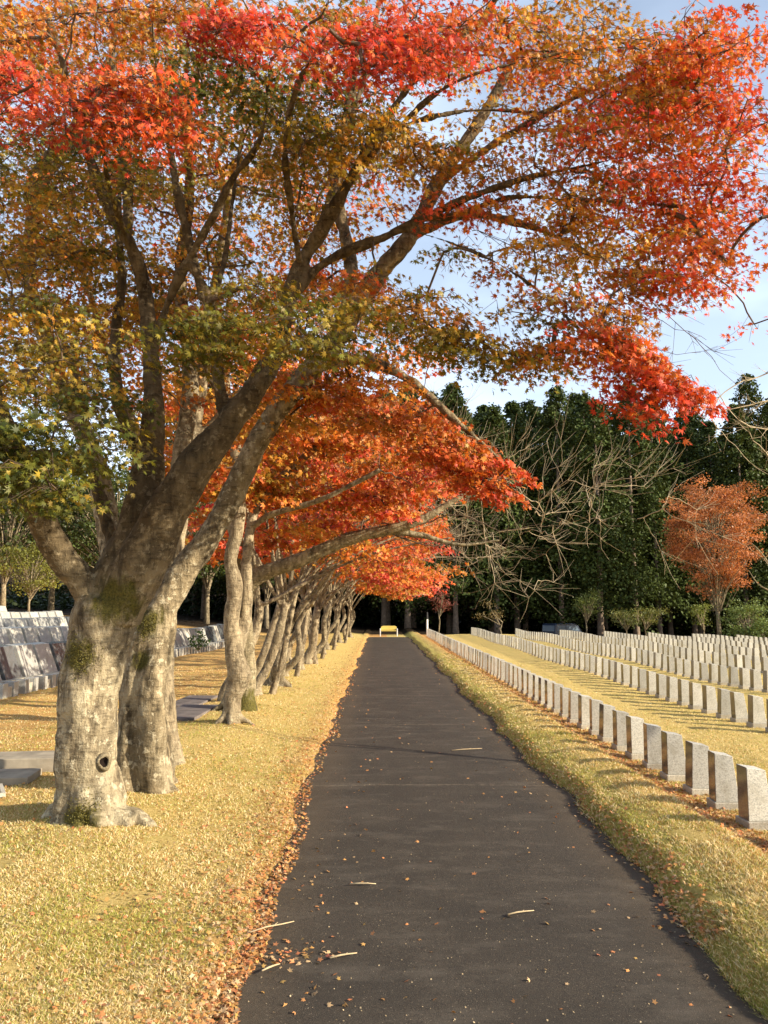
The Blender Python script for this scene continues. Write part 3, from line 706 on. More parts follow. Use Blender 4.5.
# ------------------------------------------------------------------ the rest of the avenue
def avenue_tree(Y, X, h_fork, lean, t, label, leafy=1.0, bare=0, seed=0, rad=.13, mat='bark_pale', reach=3.6, twin=0, tmpl=STAR5, ls=.075, moss=False):
    rs = np.random.RandomState(1000+seed)
    z0 = gz1(X, Y)
    T = Tree('maple_tree' if not bare else 'bare_tree', (X,Y,z0), label, 'maple tree' if not bare else 'bare tree', GA)
    f = np.array((X+lean, Y+rs.uniform(-.2,.2), z0+h_fork))
    b0 = np.array((X,Y,z0-.1))
    wv = lambda s_: rs.normal(0, s_, 3)*np.array((1,1,.3))
    h_fork = h_fork*rs.uniform(.8,1.4); rad = rad*.74; lean = lean*.8
    T.limb([b0, b0+(0,0,.24), b0*.65+f*.35+wv(.09), b0*.3+f*.7+wv(.10), f],[rad*1.7,rad*1.05,rad*rs.uniform(.82,.98),rad*rs.uniform(.75,.95),rad*.74])
    for k in range(3):
        a = rs.uniform(0,6.28); e = b0+np.array((math.cos(a)*rad*2.4, math.sin(a)*rad*2.4, .06)); T.limb([b0+(0,0,.28), b0*.5+e*.5+(0,0,.12), e],[rad*.6,rad*.45,rad*.2])
    nl = 5
    tips = []
    for k in range(nl):
        if k < 2: tgt = np.array((X+reach*rs.uniform(.55,1.05), Y+rs.uniform(-1.4,1.4), z0+rs.uniform(2.9,4.4)))
        elif k <= 3: tgt = np.array((X+rs.uniform(-.6,.6), Y+rs.uniform(-1,1), z0+rs.uniform(4.8,5.8)))
        else: tgt = np.array((X-rs.uniform(1.4,2.6), Y+rs.uniform(-1.2,1.2), z0+rs.uniform(3.2,4.6)))
        q1 = f*.68+tgt*.32+wv(.12)+np.array((0,0,.35)); q2 = f*.32+tgt*.68+wv(.16)+np.array((0,0,.3))
        r = rad*rs.uniform(.30,.50)
        T.limb([f-(0,0,.1), q1, q2, tgt],[r,r*.75,r*.5,r*.22]); tips.append((q1,q2,tgt))
    if twin:
        g0 = np.array((X+.22, Y+.15, z0-.08)); f2 = np.array((X+.22+twin, Y+.3, z0+h_fork*1.15))
        T.limb([g0, g0*.6+f2*.4+wv(.05), f2, f2+np.array((twin*.8,.1,1.2))],[rad*.8,rad*.6,rad*.5,rad*.3])
    clusters = []
    n = int(115*leafy)
    for k in range(n):
        a = rs.uniform(0,6.28); q = rs.uniform(.25,1)**.5
        cx = X+.75+2.9*q*math.cos(a)*(reach/3.6); cy = Y+1.9*q*math.sin(a)
        cz = z0+3.75+rs.uniform(-1.45,2.1)*(1-.3*q) - .22*max(0,cx-X)
        clusters.append((np.array((cx,cy,cz)), .42*rs.uniform(.7,1.25), 60, t-.05+rs.normal(0,.10), (0,0)))
    tw = []
    if clusters:
        tw, _ = crown(T, [clusters], M['leaf'], tmpl, ls, twigk=2, rs=rs)
        mt = M['bark_twig']
    if bare:
        tg = []
        for k in range(bare):
            tp = tips[rs.randint(0,2)]; q = rs.uniform(0.1,1.2)
            c = tp[1]*(1-q)+tp[2]*q
            tg.append(c+rs.normal(0,1,3)*np.array((.9,.7,.7))+np.array((0,0,.25)))
        if not clusters: T.grow(tg, wig=.09, rs=rs)
        mt = M['bark_bare']
        for e in T.ends:
            p = np.array(T.P[e]); par = np.array(T.P[T.par[e]]); d = p-par; d /= np.linalg.norm(d)+1e-6
            for k in range(4):
                dd = d+rs.normal(0,.42,3)+np.array((.35,0,.40)); dd /= np.linalg.norm(dd); Ln = rs.uniform(.3,.8)
                Q = np.array([p, p+dd*Ln*.5+rs.normal(0,.03,3), p+dd*Ln+rs.normal(0,.05,3)+(0,0,.05)]); tw.append((Q,[.0036,.0028,.0018]))
    T.build_wood(M[mat], mt, tw, near=(Y < 17), voxel=.025, r0=.0031 if bare else .005)
    return T
# the mossy one with the long limb reaching over the path
bE = (-2.15, 11.9, gz1(-2.15,11.9))
E = Tree('maple_tree', bE, 'trunk with mossy foot behind the slim wavy one, low limb reaching over the path', 'maple tree', GA)
L(E,(246,722,11.9,14),(246,700,11.9,10),(246,660,11.9,9),(243,620,11.9,9),(246,590,11.9,9),(262,574,11.8,8),(300,560,11.7,7.5),(345,540,11.6,7),(384,531,11.5,6),(420,520,11.4,4.5),(455,500,11.4,3),(490,480,11.4,2))
L(E,(246,595,11.9,7),(236,540,12,6),(220,480,12.2,5),(215,420,12.4,4))
L(E,(384,531,11.5,4),(420,535,11.5,3),(460,545,11.5,2),(500,540,11.5,1.5))
roots(E, -2.15, 11.9, .14, 6, np.random.RandomState(5))
zE = [zone(400,500,60,18,11.2,12.2,9,.72,.06,.32,30), zone(300,530,60,14,11.6,12.6,8,.68,.07,.3,30), zone(230,480,50,50,12,13,14,.62,.08,.36,30), zone(220,400,80,60,12,13.5,18,.58,.08,.4,28), zone(340,480,60,30,11.6,12.6,12,.66,.06,.36,32)]
tw, nE = crown(E, zE, M['leaf'], STAR5, .066, twigk=3)
tw += shoots(E, [[(420,525,11.4),(460,515,11.3),(500,530,11.2),(540,525,11.2),(580,535,11.1)],[(384,531,11.5),(430,545,11.4),(480,540,11.3),(530,550,11.2)]], r0=.012, fork=9)
M['barkE'] = bark('mossy_foot_bark', (.36,.29,.17), (.10,.08,.045), moss=[((at(246,710,11.7)-Vector(bE))[:],.34)], lichen=.4)
E.build_wood(M['barkE'], M['bark_twig'], tw, .022)
moss_part(E, [(at(247,708,11.75),.28,(-2.15+.0,11.9),.15)], 500)

AV = [ # Y, X, fork, lean, colour, label, leafy, bare, rad, twin
 (13.9,-2.10,1.5,.45,.64,'leaning pale twin trunks just beyond the mossy foot trunk',.9,0,.12,.35),
 (15.6,-1.98,1.25,.25,.70,'stout pollarded dark trunk with a cut stub, mid avenue',.9,0,.20,0),
 (17.6,-2.05,1.6,.55,.80,'trunk leaning right toward the path with crimson leaves, mid avenue',1.0,0,.11,.3),
 (19.6,-1.95,1.8,.1,.74,'upright dark trunk with pinkish red crown, mid avenue',1.0,0,.15,0),
 (21.6,-1.95,1.5,.3,.82,'lichen yellow leaning trunk under pink red leaves',1.0,0,.17,-.3),
 (24.0,-1.95,1.6,.5,.70,'slender tree leaning right with orange red crown',1.0,0,.12,.25),
 (26.5,-1.90,1.7,.1,.66,'upright trunk with orange crown, past the middle of the avenue',1.0,0,.16,0),
 (29.0,-1.90,1.5,.25,.62,'two slim stems with golden orange leaves far along the avenue',1.0,0,.12,.3),
 (32.0,-1.85,1.6,.2,.68,'far avenue tree with low orange leaves',1.0,0,.13,0),
 (35.0,-1.75,1.6,.1,.72,'far avenue tree with red orange crown and thin trunk',1.0,0,.12,.2),
 (38.5,-1.65,1.6,.2,.64,'second last avenue tree, small orange crown near the bench',1.0,0,.12,0),
 (42.0,-1.55,1.5,.1,.66,'last tree of the avenue beside the yellow bench',.9,0,.12,0)]
for i, (Y,X,hf,ln,t,lab,lf,br,rd,tw_) in enumerate(AV):
    avenue_tree(Y,X,hf,ln,t,lab,lf,br,seed=i,rad=rd,twin=tw_,ls=.060+.0022*(Y-13),tmpl=STAR5 if Y<24 else DIAM, mat='bark_pale' if i%2==0 else 'bark', reach=3.3)
# leafless trees in the same line whose pale branches reach far across the path
for i,(Y,X,rc,n,lab) in enumerate(((13.2,-2.5,6.6,95,'leafless tree behind the leaning twins, pale crooked branches stretching farthest over the path'),
                             (17.0,-2.6,6.2,110,'leafless tree in mid avenue with a tangle of pale twigs over the path'),
                             (22.8,-2.6,6.2,120,'farthest leafless tree, pale twigs low above the far path'))):
    avenue_tree(Y,X,1.6,.5,.7,lab,0,n,seed=50+i,rad=.13,mat='bark_pale',reach=rc)

# leafless tree right of the picture, its twigs enter at the right edge
bF = (7.6, 6.2, gz1(7.6,6.2))
Ft = Tree('bare_tree', bF, 'leafless tree beyond the right edge, only its pale curving twigs showing against the dark wood', 'bare tree', None)
Ft.limb([bF, (7.55,6.25,.8),(7.5,6.4,1.7),(7.3,6.8,2.6)],[.09,.06,.045,.03])
Ft.limb([(7.3,6.8,2.6),(6.4,7.5,3.5),(5.4,8.0,4.1),(4.6,8.2,4.2),tuple(at(768,372,8.2))],[.022,.017,.014,.012,.010])
Ft.limb([(7.3,6.8,2.6),(8.2,7.0,4.0),(8.6,7.0,5.5)],[.025,.018,.008])
Ft.grow([np.array(at(790,380,8.2)), np.array(at(800,420,8.2)), np.array((8.,7.4,5.)), np.array((7,7.5,4.6))])
tw = shoots(Ft, [[(790,370,8.2),(752,378,8.2),(725,392,8.1),(712,412,8.0),(728,440,8.0),(750,462,8.0),(770,475,8.0)],[(785,395,8.2),(755,404,8.1),(722,410,8.0),(700,400,8.0)],[(780,430,8.1),(745,425,8.0),(722,400,8.0),(715,385,8.)],[(780,470,8.),(755,440,8.),(735,420,8.)]], r0=.009, fork=8)
Ft.build_wood(M['bark_pale'], M['bark_bare'], tw, near=False)

# ------------------------------------------------------------------ background wood
def conifer_proto(seed, H, R, z0c, n=8000, dark=1.0):
    rs = np.random.RandomState(seed)
    root = empty('cedar_tree', (0,0,0))
    mb = MB(); mb.tube([(0,0,-.3),(0,0,1.5),(.1,.05,H*.5),(0,0,H*.96)],[.30,.22,.14,.03],8,rough=.1); mb.build('trunk', M['bark_cedar'], root, smooth=True)
    P, C, Dr = [], [], []
    nb = 300
    for b in range(nb):
        q = rs.uniform(0,1)**.85; z = z0c+(H-z0c)*q
        Rr = R*(1-q)**.72*rs.uniform(.65,1.12)+.12; a = rs.uniform(0,6.28)
        k = int(n/nb*(.62+.8*(1-q)))
        s_ = rs.uniform(.35,1.0,k)**.7
        x = Rr*s_*math.cos(a); y_ = Rr*s_*math.sin(a)
        zz = z+.25*Rr*s_-.42*Rr*s_**2*1.3
        w = .36*(1-q*.5)
        p = np.stack([x,y_,zz],1)+rs.normal(0,1,(k,3))*np.array((w,w,w*.62))
        P.append(p); br = rs.uniform(.65,1.35)
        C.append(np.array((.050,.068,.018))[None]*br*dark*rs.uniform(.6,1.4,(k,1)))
        Dr.append(np.tile(np.array((math.cos(a),math.sin(a),-.7)),(k,1)))
    P = np.concatenate(P); C = np.concatenate(C); Dr = np.concatenate(Dr)
    leaves_mesh('crown', P, .205, C, M['needle'], root, DIAM, droop=Dr*1.2, tilt=1.0, rs=rs)
    return root
def broad_proto(seed, name, H, R, z0c, n, col, size, tj=.2, mat='broad', trunk='bark_pale', clus=60, flat=.3):
    rs = np.random.RandomState(seed); root = empty(name, (0,0,0))
    mb = MB(); mb.tube([(0,0,-.2),(.05,0,z0c*.6),(0,.05,z0c+.3)],[H*.02,H*.014,H*.011],8,rough=.1)
    P, C = [], []
    for b in range(clus):
        v = rs.normal(0,1,3); v /= np.linalg.norm(v); q = rs.uniform(.15,1)**.45
        c = np.array((v[0]*R*q, v[1]*R*q, (z0c+H)/2+v[2]*(H-z0c)/2*q))
        m_ = np.array((c[0]*.35,c[1]*.35,z0c+(c[2]-z0c)*.5)); 
        mb.tube([(0,0,z0c*rs.uniform(.7,1.1)),tuple(m_),tuple(c)],[H*.006,H*.004,H*.0015],4,cap=False)
        k = n//clus
        P.append(c+rs.normal(0,1,(k,3))*np.array((1,1,.5))*R*flat*.55)
        C.append(np.array(col)[None]*rs.uniform(.7,1.3)*rs.uniform(1-tj,1+tj,(k,1)))
    mb.build('trunk', M[trunk], root, smooth=True)
    leaves_mesh('crown', np.concatenate(P), size, np.concatenate(C), M[mat], root, DIAM, tilt=.9, rs=rs)
    return root
GW = 'dark cedars of the wood beyond the graves'
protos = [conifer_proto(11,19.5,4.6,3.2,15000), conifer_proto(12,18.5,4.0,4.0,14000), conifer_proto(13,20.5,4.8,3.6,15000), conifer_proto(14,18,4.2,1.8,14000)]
used = [0]*4
def put(proto, used_i, X, Y, sc, rz, label, cat, group):
    if not used[used_i]: o = protos[used_i]; used[used_i] = 1
    else: o = copy_tree(protos[used_i])
    o.location = (X, Y, gz1(X,Y)); o.scale = (sc,sc,sc*random.uniform(.94,1.06)); o.rotation_euler.z = rz
    tag(o, label, cat, group); return o
rsF = np.random.RandomState(5)
front = [(2.0,58,.95,1),(.3,60,.92,2),(5.4,57.5,.93,0),(8.4,58,.97,1),(10.3,60.5,1.0,3),(13.2,58.5,.98,0),(15.6,57.0,1.02,3),(18.6,58.5,.99,0),(21.5,62,.96,2),(24.6,63,.93,1),(27.8,61,1.0,0),(31,62,.97,2)]
for i,(X,Y,sc,pi) in enumerate(front):
    px_ = 380+X/Y*800
    if X in (15.6, 18.6, 13.2): lab = {13.2:'sunlit cedar at the left of the three brightest, behind the gravestones',15.6:'middle of the three brightest cedars, foliage almost to the ground',18.6:'broad sunlit cedar left of the orange tree'}[X]
    elif X == 21.5: lab = 'cedar standing right behind the orange tree'
    elif X < 4: lab = 'tall straight cedar trunk beyond the end of the path' if X < 1 else 'cedar just right of the path end, behind the white post'
    else: lab = 'dark cedar in the front edge of the wood beyond the gravestone rows'
    put(None, pi, X, Y, sc, rsF.uniform(0,6.28), lab, 'cedar', GW)
for row,(Y0,st,xa,xb) in enumerate(((65,2.9,-14,38),(73,3.2,-18,44),(81,4.2,-20,50),(90,4.4,-26,56))):
    X = xa+row*.9
    while X < xb:
        put(None, rsF.randint(0,4), X+rsF.uniform(-.7,.7), Y0+rsF.uniform(-1.5,1.5), rsF.uniform(.92,1.04)+(.0,.12,.22,.34)[row], rsF.uniform(0,6.28), 'dark cedar deeper in the wood behind the front cedars', 'cedar', GW)
        X += st
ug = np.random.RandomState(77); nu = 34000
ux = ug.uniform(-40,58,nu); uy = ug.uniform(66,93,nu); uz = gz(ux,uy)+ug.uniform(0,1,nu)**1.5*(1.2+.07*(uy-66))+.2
ug_o = leaves_mesh('added_undergrowth', np.stack([ux,uy,uz],1), .30, np.array((.022,.032,.010))[None]*ug.uniform(.5,1.4,(nu,1)), M['needle'], None, DIAM, tilt=1.0, rs=ug)  # dark leaf mass added to deepen the gloom behind the trunks
tag(ug_o, 'dark leaf mass added to darken the gaps between the cedar trunks', 'added_undergrowth', kind='stuff')
# broadleaf wood behind the left graves
GL = 'green trees behind the left graves'
bp = [broad_proto(21,'green_tree',9,2.6,2.2,5200,(.060,.080,.018),.16,clus=70), broad_proto(22,'yellow_green_tree',5.0,2.0,1.5,3600,(.17,.17,.03),.12,clus=50)]
ub = [0,0]
spots = [(-28,44,0,1.0),(-24.5,47,0,1.1),(-21,45,0,1.05),(-18,48,0,1.1),(-15.2,46,0,1.0),(-12.5,49,0,1.1),(-26,40,1,.85),(-21.5,39.5,1,.95),(-17.8,41,1,.8),(-31,50,0,1.2),(-22,54,0,1.3),(-17,55,0,1.3),(-12,56,0,1.25),(-8,57,0,1.2),(-4.5,58,0,1.1)]
for i,(X,Y,k,sc) in enumerate(spots):
    if not ub[k]: o = bp[k]; ub[k] = 1
    else: o = copy_tree(bp[k])
    o.location = (X,Y,gz1(X,Y)); o.scale = (sc,)*3; o.rotation_euler.z = rsF.uniform(0,6.28)
    tag(o, 'small yellow green tree in front of the left wood, above the graves' if k else 'green leafy tree in the wood behind the left gravestones', 'tree', GL)

# orange tree, round bush, small pruned trees
def place(o, X, Y, label, cat, group=None, sc=1, rz=0):
    o.location = (X,Y,gz1(X,Y)); o.scale = (sc,)*3; o.rotation_euler.z = rz; tag(o,label,cat,group); return o
def orange_tree():
    rs = np.random.RandomState(31); root = empty('orange_tree')
    H = 11.2; mb = MB(); mb.tube([(0,0,-.3),(.04,0,1.2),(0,0,2.6)],[.17,.13,.12],10,rough=.1)
    P, C = [], []
    for s_ in range(9):
        a = s_*.7+rs.uniform(-.2,.2); rr = rs.uniform(.5,1.9); 
        mb.tube([(0,0,2.0+s_*.08),(math.cos(a)*rr*.3,math.sin(a)*rr*.3,3.6),(math.cos(a)*rr*.7,math.sin(a)*rr*.7,5.8),(math.cos(a)*rr,math.sin(a)*rr,8.2)],[.06,.04,.022,.01],6,cap=False)
    for b in range(190):
        v = rs.normal(0,1,3); v /= np.linalg.norm(v); q = rs.uniform(.2,1)**.4*(1+.16*math.sin(7*v[0]+3*v[2])+.12*math.sin(9*v[1]+5*v[2]))
        wz = 7.2+v[2]*4.0*q; wr = 3.0*(1.0 if wz > 6 else .42+.58*(wz-3.2)/2.8)
        c = np.array((v[0]*wr*q, v[1]*wr*q, max(3.4,wz)))
        a = math.atan2(c[1],c[0]); m_ = np.array((c[0]*.5,c[1]*.5,c[2]-.9-.4*q))
        mb.tube([(c[0]*.15,c[1]*.15,max(2.4,c[2]-2.6)),tuple(m_),tuple(c)],[.02,.013,.006],4,cap=False)
        k = 120; P.append(c+rs.normal(0,1,(k,3))*np.array((.34,.34,.15))); C.append(np.array((.46,.185,.075))[None]*rs.uniform(.65,1.3)*rs.uniform(.7,1.3,(k,1)))
    mb.build('trunk', M['bark_pale'], root, smooth=True)
    leaves_mesh('crown', np.concatenate(P), .095, np.concatenate(C), M['leaf'], root, STAR5, tilt=.8, rs=rs)
    return root
place(orange_tree(), 21.4, 51.0, 'orange leaved zelkova with upswept branches standing before the dark cedars', 'orange tree')
place(broad_proto(41,'round_bush',2.9,1.25,.35,4200,(.17,.23,.07),.085,clus=60), 22.9, 50.2, 'rounded grey green bush at the right of the orange tree', 'bush', sc=1.15)
def pruned(seed, H, lean, cl, col, size, rad=.05):
    rs = np.random.RandomState(seed); root = empty('garden_tree')
    mb = MB(); mb.tube([(0,0,-.2),(lean*.3,0,H*.3),(lean*.1,0,H*.5),(lean,0,H*.75)],[rad,rad*.8,rad*.7,rad*.4],6)
    P, C = [], []
    for b in range(cl):
        c = np.array((lean+rs.normal(0,.38),rs.normal(0,.38),H*rs.uniform(.6,1.0))); mb.tube([(lean*.3,0,H*.42),tuple((c+np.array((lean*.6,0,H*.5)))/2),tuple(c)],[.03,.018,.008],4,cap=False)
        k = 90; P.append(c+rs.normal(0,1,(k,3))*np.array((.22,.22,.12))); C.append(np.array(col)[None]*rs.uniform(.7,1.3,(k,1)))
    mb.build('trunk', M['bark'], root, smooth=True)
    leaves_mesh('crown', np.concatenate(P), .07, np.concatenate(C), M['broad'], root, DIAM, tilt=.8, rs=rs); return root
place(pruned(51,2.2,.35,14,(.17,.18,.05),.07), 16.2, 49.5, 'sparse small tree with olive leaves, right one of a pair behind the stones', 'small tree', 'small pruned trees at the wood edge')
place(pruned(52,2.0,-.2,12,(.16,.17,.05),.07), 15.2, 49.6, 'sparse small tree with olive leaves, left one of a pair behind the stones', 'small tree', 'small pruned trees at the wood edge')
place(pruned(53,2.6,-.45,13,(.16,.19,.04),.07), 20.1, 49.8, 'crooked small tree with a green top just left of the orange tree', 'small tree', 'small pruned trees at the wood edge')
place(pruned(54,2.3,-.7,5,(.20,.15,.06),.06), 7.6, 49.6, 'nearly bare arching small tree left of the parked van', 'small tree', 'small pruned trees at the wood edge')
place(pruned(55,2.6,.3,10,(.22,.07,.05),.06), 3.5, 48.5, 'small reddish tree with pale crooked stem behind the white post', 'small tree', 'small pruned trees at the wood edge')
place(pruned(56,3.4,.2,22,(.13,.16,.04),.09), 13.0, 51.0, 'leafy green sapling standing beside the parked van', 'small tree', 'small pruned trees at the wood edge')
# pale leafless tree at the far right
Gt = Tree('bare_tree', (24.6,49,gz1(24.6,49)), 'pale leafless tree at the right edge beside the orange tree', 'bare tree', None)
Gt.limb([(24.6,49,-.5),(24.5,49,2.5),(24.1,49,4.8),(24.0,49,7.5)],[.14,.11,.08,.03]); Gt.limb([(24.3,49,3.6),(23.4,49,5.0),(22.8,49,5.6)],[.07,.045,.02]); Gt.limb([(24.4,49,2.4),(23.2,49,3.0),(22.6,49,3.9)],[.06,.035,.015])
Gt.grow([np.array((24.0+RS.normal(0,1.1),49+RS.normal(0,.6),RS.uniform(3.5,8))) for _ in range(26)], wig=.2)
Gt.build_wood(M['bark_pale'], M['bark_bare'], [], near=False, r0=.012)

# ------------------------------------------------------------------ right graves
def grave_right():
    root = empty('gravestone')
    m = MB(); m.prism([(-.085,.060),(.100,.060),(.066,.415),(-.075,.438)], -.080, .080)
    hs = m.build('headstone', M['granite'], root, bevel=.004)
    hs.data.materials.append(M['granite_back'])      # polished back toward the path; brown shade and reflections painted into its colour
    for p in hs.data.polygons:
        if p.normal.x < -.8: p.material_index = 1
    b = MB(); b.box(-.10,.185,-.105,.105,-.06,.0595); b.build('plinth', M['granite_base'], root, bevel=.005)
    t = MB(); t.box(.115,.175,-.05,.05,.0605,.10); t.build('incense_stand', M['granite_base'], root, bevel=.003)
    return root
GR = 'granite gravestones in rows right of the path'
ordn = ['nearest','second','third','fourth','fifth','sixth','seventh','eighth','ninth','tenth','eleventh','twelfth']
rown = ['first row beside the path','second row from the path','third row from the path','fourth row from the path','fifth row from the path','sixth row from the path','seventh row from the path','outermost row from the path']
SP = .54; stones = []
for r in range(8):
    X = 2.76+2.52*r if r else 2.76
    y0 = X*800/392-.35
    k = 0; yy = 46.0
    L_ = []
    while yy > max(y0, 5.3): L_.append(yy); yy -= SP
    L_ = L_[::-1]
    # the first row: aligned to the nearest stone in view
    if r == 0: L_ = [5.56+SP*i for i in range(int((46.0-5.56)/SP)+1)]
    for i, yv in enumerate(L_): stones.append((yv, X, r, i, len(L_)))
stones.sort(key=lambda s: s[0])
proto = grave_right(); first = True
rsG = np.random.RandomState(3)
for n_, (Y, X, r, i, cnt) in enumerate(stones[:300]):
    o = proto if first else copy_tree(proto); first = False
    o.location = (X+rsG.normal(0,.006), Y+rsG.normal(0,.01), gz1(X,Y)+.0+rsG.normal(0,.004)); o.rotation_euler = (rsG.normal(0,.015), rsG.normal(0,.015), rsG.normal(0,.04))
    if r == 0:
        lab = 'gravestone cut off by the right edge, nearest in the first row' if i == 0 else (f'{ordn[i]} pale granite gravestone from the near end of the first row beside the path' if i < 12 else None)
    elif r <= 3 and i < 12 and i > 0: lab = f'{ordn[i]} granite gravestone from the right edge in the {rown[r]}'
    elif r <= 3 and i == 0: lab = f'granite gravestone at the right edge in the {rown[r]}'
    else: lab = None
    if lab is None: lab = f'granite gravestone in the far stretch of the {rown[r]}' if r < 4 else f'granite gravestone in the distant {rown[r]}'
    tag(o, lab, 'gravestone', GR)
fm = MB()
for (Y, X, r, i, cnt) in stones[300:]:
    z = gz1(X,Y); fm.prism([(X-.085,z+.06),(X+.100,z+.06),(X+.066,z+.415),(X-.075,z+.438)], Y-.085, Y+.085); fm.box(X-.115,X+.19,Y-.115,Y+.115,z-.06,z+.057)
if fm.n:
    o = fm.build('far_gravestones', M['granite']); tag(o, 'farthest small gravestones at the wood end of the right rows', 'gravestones', kind='stuff')

# ------------------------------------------------------------------ left graves
def grave_left(mat):
    root = empty('slanted_gravestone')
    m = MB(); m.prism([(-.30,.20),(.28,.20),(.06,.78),(-.14,.80)], -.34, .34); m.build('headstone', mat, root, bevel=.006)
    b = MB(); b.box(-.36,.40,-.385,.385,-.35,.1985); b.build('plinth', M['granite_base'], root, bevel=.006)
    for s_ in (-1,1):
        v = MB(); v.box(.42,.60,s_*.2-.09,s_*.2+.09,-.1,.20); v.build('flower_stand', M['granite_polished'], root, bevel=.004)
    t = MB(); t.box(.43,.58,-.08,.08,-.1,.13); t.build('incense_stand', M['granite_base'], root, bevel=.004)
    return root
GLF = 'slanted gravestones in rows on the left lawn'
lp = [grave_left(M['granite_polished']), grave_left(M['granite_dark']), grave_left(M['granite'])]; lu = [0,0,0]
rowl = ['front row on the left lawn','second row on the left','third row on the left','fourth row on the left','back row on the left']
for r in range(5):
    X = -6.95-2.25*r; yy = (-X)*800/395; i = 0
    while yy < 35.5-r*.3:
        k = [0,2,0,1,0,2,2,0,1,2][rsG.randint(0,10)] 
        if not lu[k]: o = lp[k]; lu[k] = 1
        else: o = copy_tree(lp[k])
        o.location = (X, yy, gz1(X,yy)+.02); o.rotation_euler.z = rsG.normal(0,.012)
        kind_ = ['grey polished','dark polished','pale granite'][k]
        lab = (f'{ordn[i]} slanted gravestone from the left edge, {kind_}, {rowl[r]}') if (i < 12 and r < 2) else f'{kind_} slanted gravestone farther along the {rowl[r]}'
        if i == 0 and r < 2: lab = f'{kind_} slanted gravestone at the left edge in the {rowl[r]}'
        tag(o, lab, 'gravestone', GLF); yy += .82; i += 1
# small green plant by the left row
place(broad_proto(61,'potted_shrub',.75,.35,.1,500,(.06,.11,.02),.06,clus=18), -6.1, 27.2, 'small green shrub growing in front of the left gravestones', 'shrub')

# ------------------------------------------------------------------ steps and slabs on the left lawn
def slab(name, cx, cy, w, d, h, rz, label, cat, mat, zo=0, group=None):
    m = MB(); m.box(-w/2,w/2,-d/2,d/2,-.15,h); o = m.build(name, M[mat], bevel=.008)
    o.location = (cx,cy,gz1(cx,cy)+zo); o.rotation_euler.z = rz; tag(o,label,cat,group); return o
p = at(28,795,7.4); slab('stone_step', -3.55, 7.75, 1.1, .42, .13, .12, 'upper concrete step at the left edge beside the biggest trunk', 'step', 'concrete', group='concrete steps by the trunk')
slab('stone_step', -3.45, 7.22, .85, .42, .07, .12, 'lower concrete step with a darker top at the left edge', 'step', 'concrete', group='concrete steps by the trunk')
g_ = empty('drain_grate', (-3.35,6.62,gz1(-3.35,6.62)+.02), .5); tag(g_, 'grey slotted drain cover in the grass at the left edge', 'drain cover')
m = MB(); m.box(-.32,.32,-.20,-.17,0,.03); m.box(-.32,.32,.17,.20,0,.03); m.box(-.32,-.29,-.169,.169,0,.03); m.box(.29,.32,-.169,.169,0,.03); m.build('frame', M['granite_base'], g_)
m = MB(); [m.box(-.27+.06*k,-.24+.06*k,-.165,.165,.002,.026) for k in range(9)]; m.build('bars', M['granite_base'], g_)
slab('paving_slab', -2.72, 11.6, .55, 1.5, .05, -.03, 'dark long paving slab in the grass left of the slim wavy trunk', 'paving slab', 'concrete_dark')
slab('paving_slab', -3.02, 13.2, .5, 1.4, .05, -.03, 'dark paving slab just beyond the long one on the left lawn', 'paving slab', 'concrete_dark')

# ------------------------------------------------------------------ bench, post, van
M['yellow'] = simple('yellow_bench_paint', (.62,.47,.12), .45, .4, .08, 3)
M['white'] = simple('white_paint', (.75,.73,.68), .5, .4, .08, 3)
M['black'] = simple('black_rubber', (.02,.02,.02), .6, .3, .2, 8)
bx = empty('yellow_bench', (.5,45.6,gz1(.5,45.4)+.06)); tag(bx, 'yellow bench with pale ends at the far end of the path', 'bench'); bx.scale = (.88,.88,.80)
m = MB(); m.prism([(-.50,.36),(.50,.36),(.50,.42),(-.50,.42)], -.24,.14); m.build('seat', M['yellow'], bx, bevel=.01)
m = MB(); m.prism([(-.50,.44),(.50,.44),(.50,.66),(.38,.73),(-.38,.73),(-.50,.66)], .15,.19); m.build('backrest', M['yellow'], bx, bevel=.01)
for s_ in (-1,1):
    m = MB(); m.prism([(-.26,0),(-.18,0),(-.16,.34),(.10,.34),(.12,0),(.20,0),(.20,.55),(-.25,.50)], s_*.54-.03, s_*.54+.03, axis='x'); m.build('leg', M['white'], bx, bevel=.006)
pt = empty('marker_post', (2.72,46.4,gz1(2.72,46.4))); tag(pt, 'thin white marker post with a dark top at the far end of the first row', 'post')
m = MB(); m.tube([(0,0,-.1),(0,0,.95)],[.055,.055],12); m.build('pole', M['white'], pt)
m = MB(); m.tube([(0,0,.955),(0,0,1.12),(0,0,1.36)],[.058,.058,.04],12); m.build('cap', M['black'], pt)

